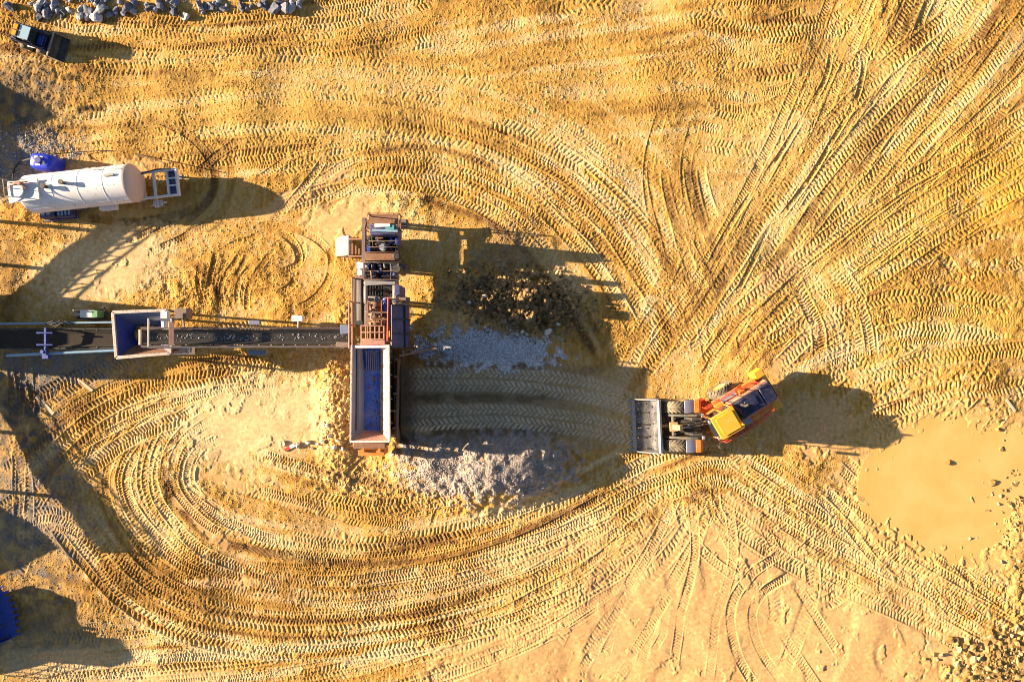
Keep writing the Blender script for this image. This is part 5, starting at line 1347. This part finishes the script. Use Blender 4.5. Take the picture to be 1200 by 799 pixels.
# ------------------------------------------------------------------ stones, clods, planks
def rock_mesh(name, seed, sub=2, mat=None, flat=.7, jag=.35):
    bm = bmesh.new(); bmesh.ops.create_icosphere(bm, subdivisions=sub, radius=.5)
    r = random.Random(seed); off = Vector((r.uniform(-50, 50), r.uniform(-50, 50), r.uniform(-50, 50)))
    planes = [(Vector((r.gauss(0, 1), r.gauss(0, 1), r.gauss(0, 1))).normalized(), r.uniform(.16, .38)) for _ in range(11)]
    for v in bm.verts:
        p = v.co.copy()
        for n, d_ in planes:
            e = p.dot(n) - d_
            if e > 0: p -= n * e * .97
        p *= 1 + jag * .35 * mnoise.noise(p * 3 + off)
        v.co = Vector((p.x, p.y, p.z * flat))
    for f in bm.faces: f.smooth = False
    me = bpy.data.meshes.new(name); bm.to_mesh(me); bm.free(); me.materials.append(mat)
    return me


def put_rock(name, me, px, py, size, label, cat='rock', group=None, sink=.25):
    x, y = W(px, py, 0)
    o = bpy.data.objects.new(name, me); COL.objects.link(o)
    s = size * random.uniform(.95, 1.05)
    o.scale = (s * random.uniform(.85, 1.25), s * random.uniform(.8, 1.05), s * random.uniform(.8, 1.1))
    o.rotation_euler = (random.uniform(-.2, .2), random.uniform(-.2, .2), random.uniform(0, 6.28))
    o.location = (x, y, hz(x, y) + s * .35 - s * sink)
    return tag(o, label, cat, group)


BOU = [rock_mesh('boulder', i, 3, M['boulder'], .85, .8) for i in range(7)]
OCH = [rock_mesh('ochre_rock', 20 + i, 3, M['ochrerock']) for i in range(7)]
PAL = [rock_mesh('pale_stone', 40 + i, 2, M['palestone']) for i in range(4)]
rr = random.Random(5)
# boulders along the top edge
bl = [(13, 4, .8), (48, 3, 1.0), (57, 9, .75), (64, 2, .8), (104, 8, .95), (113, 14, .9), (120, 6, 1.0), (127, 12, .6), (136, 10, .55), (152, 4, .75), (160, 1, .6), (178, 5, .8), (190, 3, .7), (205, 8, .7), (208, 1, .6), (236, 5, .6), (248, 3, .5), (322, 4, .8), (334, 5, .9), (343, 4, .8), (352, 2, .6), (306, 1, .6)]
for (x, y, s) in bl: put_rock('boulder', rr.choice(BOU), x, y + 6, s, 'blue grey boulder in the jumbled row along the top edge of the pit', 'boulder', 'boulders along the top edge', .22)
for k in range(70):
    x = rr.choice([rr.uniform(36, 130), rr.uniform(95, 260), rr.uniform(250, 360)]); y = rr.uniform(1, 21) * (1 if x < 270 else .6)
    put_rock('boulder', rr.choice(BOU), x, y, rr.uniform(.28, .62), 'blue grey boulder in the jumbled row along the top edge of the pit', 'boulder', 'boulders along the top edge', .2)
# rocks in and beside the puddle
special = [(1110, 542, .50, 'pale elongated rock alone in the middle of the puddle with a long shadow'), (1174, 525, .55, 'long pale rock with a long shadow near the top of the puddle'), (1163, 567, .60, 'large rounded ochre rock in the puddle beside a cluster of stones'), (1140, 586, .42, 'squarish ochre rock standing alone in the lower middle of the puddle'),
           (1170, 502, .34, 'ochre rock on the far muddy shore above the puddle'), (1138, 631, .36, 'ochre rock at the lower shore of the puddle, left one of a close pair'), (1146, 630, .32, 'ochre rock at the lower shore of the puddle, right one of a close pair'),
           (1111, 749, .62, 'flat pale ochre slab beside the tyre tracks near the lower right rubble'), (1119, 749, .60, 'big pale ochre block with a black shadow near the lower right rubble'), (1122, 759, .50, 'ochre block below the big pale one near the lower right rubble'), (1191, 735, .50, 'round ochre boulder at the end of the tyre tracks by the right edge')]
for (x, y, s, l) in special: put_rock('rock', rr.choice(OCH), x, y, s, l, 'rock', None, .2)
pudr = [(1147, 540, .26), (1150, 539, .2), (1144, 565, .24), (1152, 565, .26), (1167, 554, .28), (1162, 579, .3), (1161, 554, .18), (1176, 516, .22), (1180, 533, .25), (1189, 532, .22), (1184, 521, .18), (1160, 599, .25), (1147, 600, .14), (1153, 610, .16), (1171, 607, .2), (1125, 609, .18), (1114, 556, .14), (1117, 557, .12), (1131, 516, .15), (1170, 492, .22), (1151, 610, .13), (1125, 628, .13), (1126, 635, .18), (1115, 633, .1), (1166, 605, .2), (1077, 591, .1), (1086, 583, .1), (1088, 625, .1), (1160, 627, .1), (1137, 606, .12), (1146, 598, .14)]
for (x, y, s) in pudr: put_rock('rock', rr.choice(OCH), x, y, s, 'small ochre rock scattered in the orange puddle', 'rock', 'small rocks in the puddle', .2)
for k in range(46):
    x, y = rr.gauss(1188, 14), rr.gauss(566, 20)
    if x > 1206: x = 1206 - rr.random() * 20
    put_rock('rock', rr.choice(OCH), x, y, rr.uniform(.14, .42) , 'ochre rock in the dense cluster on the right shore of the puddle', 'rock', 'rock cluster on the right shore', .2)
for k in range(150):
    t = rr.random()
    x = 1205 - abs(rr.gauss(0, 45)); y = 745 + (1205 - x) * -.08 + rr.uniform(-10, 55)
    if y < 735 + (1205 - x) * .12: y += 25
    put_rock('rock', rr.choice(OCH), x, y, .16 + .36 * rr.random() ** 2, 'ochre rock in the rubble bank filling the lower right corner', 'rock', 'rubble bank rocks', .18)
for k in range(50):
    x, y = rr.uniform(1160, 1206), rr.uniform(610, 700)
    if (x - 1206) / 45 * -1 > 1 - abs(y - 645) / 60: continue
    put_rock('rock', rr.choice(OCH), x, y, rr.uniform(.14, .34), 'ochre rock in the rubble on the right edge below the puddle', 'rock', 'rubble rocks below the puddle', .2)
# pale stones on the dirt heap and by the gravel
for (x, y, s, l) in [(569, 347, .52, 'white angular stone on the dark dirt heap east of the crusher'), (641, 388, .46, 'white stone at the foot of the dark dirt heap next to the grey gravel'), (653, 380, .38, 'tan rounded stone at the east foot of the dark dirt heap'), (551, 355, .45, 'brown grey stone left of the white one on the dirt heap'), (569, 384, .34, 'pale stone between the dirt heap and the grey gravel'),
                     (612, 389, .26, 'smallest pale stone at the top of the grey gravel'), (523, 411, .55, 'bluish angular block on the gravel pile by the red beam'), (512, 405, .42, 'bluish stone left of the angular block on the gravel pile')]:
    put_rock('stone', rr.choice(PAL if 'white' in l or 'pale' in l or 'tan' in l else BOU), x - 0, y, s, l, 'stone', None, .2)


def scatter(name, label, mat, pts, smin, smax, seed, sub=1, cat=None, power=2.0):
    """one uncountable mass of loose stones lying on the ground"""
    r = np.random.default_rng(seed)
    protos = []
    for k in range(6):
        me = rock_mesh('p', seed * 10 + k, sub, mat, .75)
        v = np.array([p.co[:] for p in me.vertices], np.float32); f = np.array([p.vertices[:] for p in me.polygons], np.int32)
        bpy.data.meshes.remove(me); protos.append((v, f))
    V = []; Fs = []; o = 0
    for (x, y) in pts:
        v, f = protos[r.integers(6)]
        s = smin + (smax - smin) * r.random() ** power
        a = r.random() * 6.283; c_, s_ = math.cos(a), math.sin(a)
        q = v * s * np.array([r.uniform(.8, 1.25), r.uniform(.8, 1.1), r.uniform(.8, 1.1)], np.float32)
        q = np.c_[q[:, 0] * c_ - q[:, 1] * s_, q[:, 0] * s_ + q[:, 1] * c_, q[:, 2]] + np.array([x, y, hz(x, y) + s * .12], np.float32)
        V.append(q); Fs.append(f + o); o += len(v)
    V = np.vstack(V).astype(np.float32); Fs = np.vstack(Fs).astype(np.int32)
    me = bpy.data.meshes.new(name); me.vertices.add(len(V)); me.vertices.foreach_set('co', V.ravel())
    me.loops.add(Fs.size); me.loops.foreach_set('vertex_index', Fs.ravel()); me.polygons.add(len(Fs)); me.polygons.foreach_set('loop_start', np.arange(0, Fs.size, 3, dtype=np.int32)); me.update(calc_edges=True)
    me.materials.append(mat); ob = bpy.data.objects.new(name, me); COL.objects.link(ob)
    return tag(ob, label, cat, None, 'stuff')


def sample(mask, n, seed):
    r = np.random.default_rng(seed); p = mask.ravel().astype(np.float64).clip(0); p /= p.sum()
    q = r.choice(p.size, n, p=p); iy, ix = np.divmod(q, NX)
    return np.c_[gx[ix] + r.uniform(-RES, RES, n), gy[iy] + r.uniform(-RES, RES, n)]


scatter('gravel', 'crushed gravel tinted blue for shade in the pile north of the ramp', M['shadegravel'], sample(blob(572, 409, 76, 21, 4, .35, .2) ** 2, 13000, 1), .05, .17, 61, 1, 'gravel', 3)
scatter('gravel', 'pinkish grey crushed gravel in the long pile south of the ramp', M['pinkgravel'], sample(np.maximum(.5 * blob(520, 543, 46, 28, 10, .6, .3), blob(594, 546, 58, 28, -8, .45, .25)) ** 2, 14000, 2), .04, .13, 62, 1, 'gravel', 3)
scatter('gravel', 'grey gravel lying in shade behind the blue plastic tank', M['gravel'], sample(blob(15, 180, 50, 28, 0, .4, .3) * .8, 1300, 8), .05, .16, 68, 1, 'gravel', 3)
scatter('dirt_clods', 'dark brown dirt clods covering the heap east of the crusher', M['darkclod'], sample(np.maximum(heap, heap3) ** 1.5, 4200, 3), .04, .30, 63, 1, 'dirt', 4)
scatter('dirt_clods', 'ochre dirt clods spilled along the left side of the feed hopper', M['clod'], sample(blob(397, 470, 17, 72, 0, .4, .3), 2600, 4), .025, .15, 64, 1, 'dirt', 3)
scatter('dirt_clods', 'crumbled ochre clods strewn over the driven soil', M['clod'], sample(np.clip(rough - .5, 0, 1) * (1 - pud) * (np.abs(XX) < 31) * (np.abs(YY) < 21), 12000, 5), .02, .085, 65, 1, 'dirt', 4)
scatter('rubble', 'fine ochre rubble between the rocks of the lower right bank', M['ochrerock'], sample(np.maximum(rub, blob(1185, 570, 25, 35, 0, .5, .2)), 3600, 6), .04, .16, 66, 1, 'rubble', 3)
scatter('rubble', 'fine grey rubble between the boulders along the top edge', M['boulder'], sample(rockbank * (PYY < 14), 1600, 7), .06, .24, 67, 1, 'rubble', 3)
# spoil in the loader bucket
pts = []
r = np.random.default_rng(77)
inv_b = LF
lo = []
for k in range(60):
    u, v_ = r.uniform(.22, 1.2), r.uniform(-1.4, 1.4)
    p = LF @ Vector((2.58 + u, v_, 0)); lo.append((p.x + JX, p.y + JY, .26 + .10 * max(0, .8 - u) + hz(JX, JY)))
keep_hz = hz
_look = {(round(a, 4), round(b_, 4)): z for a, b_, z in lo}
hz = lambda x, y: _look[(round(x, 4), round(y, 4))]
scatter('bucket_spoil', 'crumbs of dirt lying in the wheel loader bucket', M['darkclod'], [(a, b_) for a, b_, z in lo], .03, .15, 78, 1, 'dirt', 3)
hz = keep_hz
# sand dropping from the conveyor head into the blue hopper
p = W(167, 392, 1.9)
_n = 500; q = [(p[0] + r.normal(0, .30), p[1] + r.normal(0, .34)) for _ in range(_n)]
hz = lambda x, y: 1.62 + .75 * math.exp(-((x - p[0]) ** 2 + (y - p[1]) ** 2) / .16)
scatter('sand_pile', 'yellow sand heaped in the outlet of the blue hopper under the conveyor head', M['clod'], q, .06, .20, 79, 1, 'sand', 2)
# leftovers in the feed hopper
hz = keep_hz
q = []
for k in range(150):
    a = W(428 + 17 * r.random() ** .5, 436 + 66 * r.random(), 2.65); q.append((a[0], a[1]))
hz = lambda x, y: 2.65
scatter('ore_crumbs', 'crumbs of ore left on the blue floor of the feed hopper', M['darkclod'], q, .03, .16, 83, 1, 'dirt', 3)
# stones riding on the conveyor belt
q = []
for k in range(900):
    x = r.uniform(176, 408); y = 395 + np.clip(r.normal(0, 2.2), -4.5, 4.5); c3 = C3(x, y); q.append((c3[0], c3[1], c3[2]))
_look = {(round(a, 4), round(b_, 4)): z for a, b_, z in q}
hz = lambda x, y: _look[(round(x, 4), round(y, 4))]
scatter('crushed_stone', 'grey crushed stone riding on the long conveyor belt', M['gravel'], [(a, b_) for a, b_, z in q], .03, .13, 80, 1, 'gravel', 3)
hz = keep_hz


def plank(x0, y0, x1, y1, w, label, mat='wood', t=.05):
    a = W(x0, y0); b_ = W(x1, y1); z0, z1 = hz(*a) + t * .6, hz(*b_) + t * .6
    o = MB().beam((a[0], a[1], z0), (b_[0], b_[1], z1), w, t).build('plank', M[mat], None, bevel=.008); rebase(o, (a[0], a[1], z0)); return tag(o, label, 'plank')
plank(42, 464, 63, 485, .22, 'long pale plank lying in the ruts left of the conveyor shadow', 'wood')
plank(90, 444, 108, 458, .18, 'short pale plank on the ground below the blue hopper', 'wood')
plank(1179, 468, 1190, 482, .14, 'thin grey plank lying on the tracks above the puddle', 'wood')
# marker rubble and a red and white board at the lower left of the hopper
a = W(340, 524)
mk = empty('marker_board', (a[0], a[1], hz(*a)), 'small fallen red and white marker board among stones left of the hopper', 'marker', .5)
MB().ab(-.35, -.10, .02, .0, .10, .08).build('red_board', M['redrail'], mk); MB().ab(.003, -.10, .02, .32, .10, .08).build('white_board', M['white'], mk)
for (x, y, s) in [(349, 521, .45), (360, 518, .5), (372, 520, .4), (380, 517, .45), (333, 519, .35), (394, 523, .4), (366, 525, .32), (403, 524, .45), (398, 515, .4), (388, 510, .38), (386, 497, .3)]:
    put_rock('stone', rr.choice(PAL), x, y, s, 'pale stone in the line of stones at the lower left of the feed hopper', 'stone', 'stones at the foot of the hopper', .2)
# unseen stockpiles beyond the left edge, fed by the side stackers, sized for their shadows
def pile(cx_, cy_, rad, h, nm, mat):
    V = []; Fz = []; n = 48; k = 14
    for i in range(k + 1):
        r_ = rad * i / k
        for j in range(n):
            t = 2 * PI * j / n; x, y = r_ * math.cos(t), r_ * math.sin(t)
            z = h * (1 - i / k) ** 1.05 + .25 * mnoise.noise(Vector((x * .9 + cx_, y * .9, .3))) * min(1, 2.5 * i / k + .3) - (.2 if i == k else 0)
            V.append((x, y, z))
    for i in range(k):
        for j in range(n): Fz.append((i * n + j, i * n + (j + 1) % n, (i + 1) * n + (j + 1) % n, (i + 1) * n + j))
    me = bpy.data.meshes.new(nm); me.from_pydata(V, [], Fz)
    for f in me.polygons: f.use_smooth = True
    me.materials.append(mat); o = bpy.data.objects.new(nm, me); COL.objects.link(o); o.location = (cx_, cy_, 0); return tag(o, kind='structure')
pile(-36.4, 14.0, 6.2, 3.2, 'stockpile_mound', M['gravel'])
pile(-36.5, 10.9, 5.2, 3.0, 'stockpile_mound', M['gravel'])  # second unseen mound added to widen the shadow on the gravel
pile(-36.2, -11.2, 4.8, 3.1, 'stockpile_mound', M['clod'])
# ------------------------------------------------------------------ camera, light, sky
cam = bpy.data.cameras.new('camera'); cam.lens = 24; cam.sensor_width = 36; cam.clip_end = 5000
co_ = bpy.data.objects.new('camera', cam); COL.objects.link(co_); co_.location = (0, 0, CAMH)
S.camera = co_
SUN_EL, SUN_AZ = math.radians(17.5), math.radians(-5.5)
d = Vector((math.cos(SUN_EL) * math.cos(SUN_AZ), math.cos(SUN_EL) * math.sin(SUN_AZ), -math.sin(SUN_EL)))
sl = bpy.data.lights.new('sun', 'SUN'); sl.energy = 5.0; sl.angle = math.radians(.5); sl.color = (1, .80, .54)
so = bpy.data.objects.new('sun', sl); COL.objects.link(so); so.rotation_euler = d.to_track_quat('-Z', 'Y').to_euler(); so.location = (-40, 0, 30)
wd = bpy.data.worlds.new('World'); S.world = wd; wd.use_nodes = True
nt = wd.node_tree; bg = nt.nodes['Background']
sk = nt.nodes.new('ShaderNodeTexSky'); sk.sky_type = 'NISHITA'; sk.sun_disc = False
sk.sun_elevation = SUN_EL; sk.sun_rotation = math.atan2(-d.x, -d.y) % (2 * PI)
nt.links.new(sk.outputs[0], bg.inputs[0]); bg.inputs[1].default_value = .041
vs = S.view_settings; vs.view_transform = 'Standard'; vs.look = 'None'; vs.gamma = 1; vs.use_curve_mapping = False
vs.exposure = EXPO = 1.84
S.cycles.max_bounces = 6
S.cycles.filter_width = 1.0
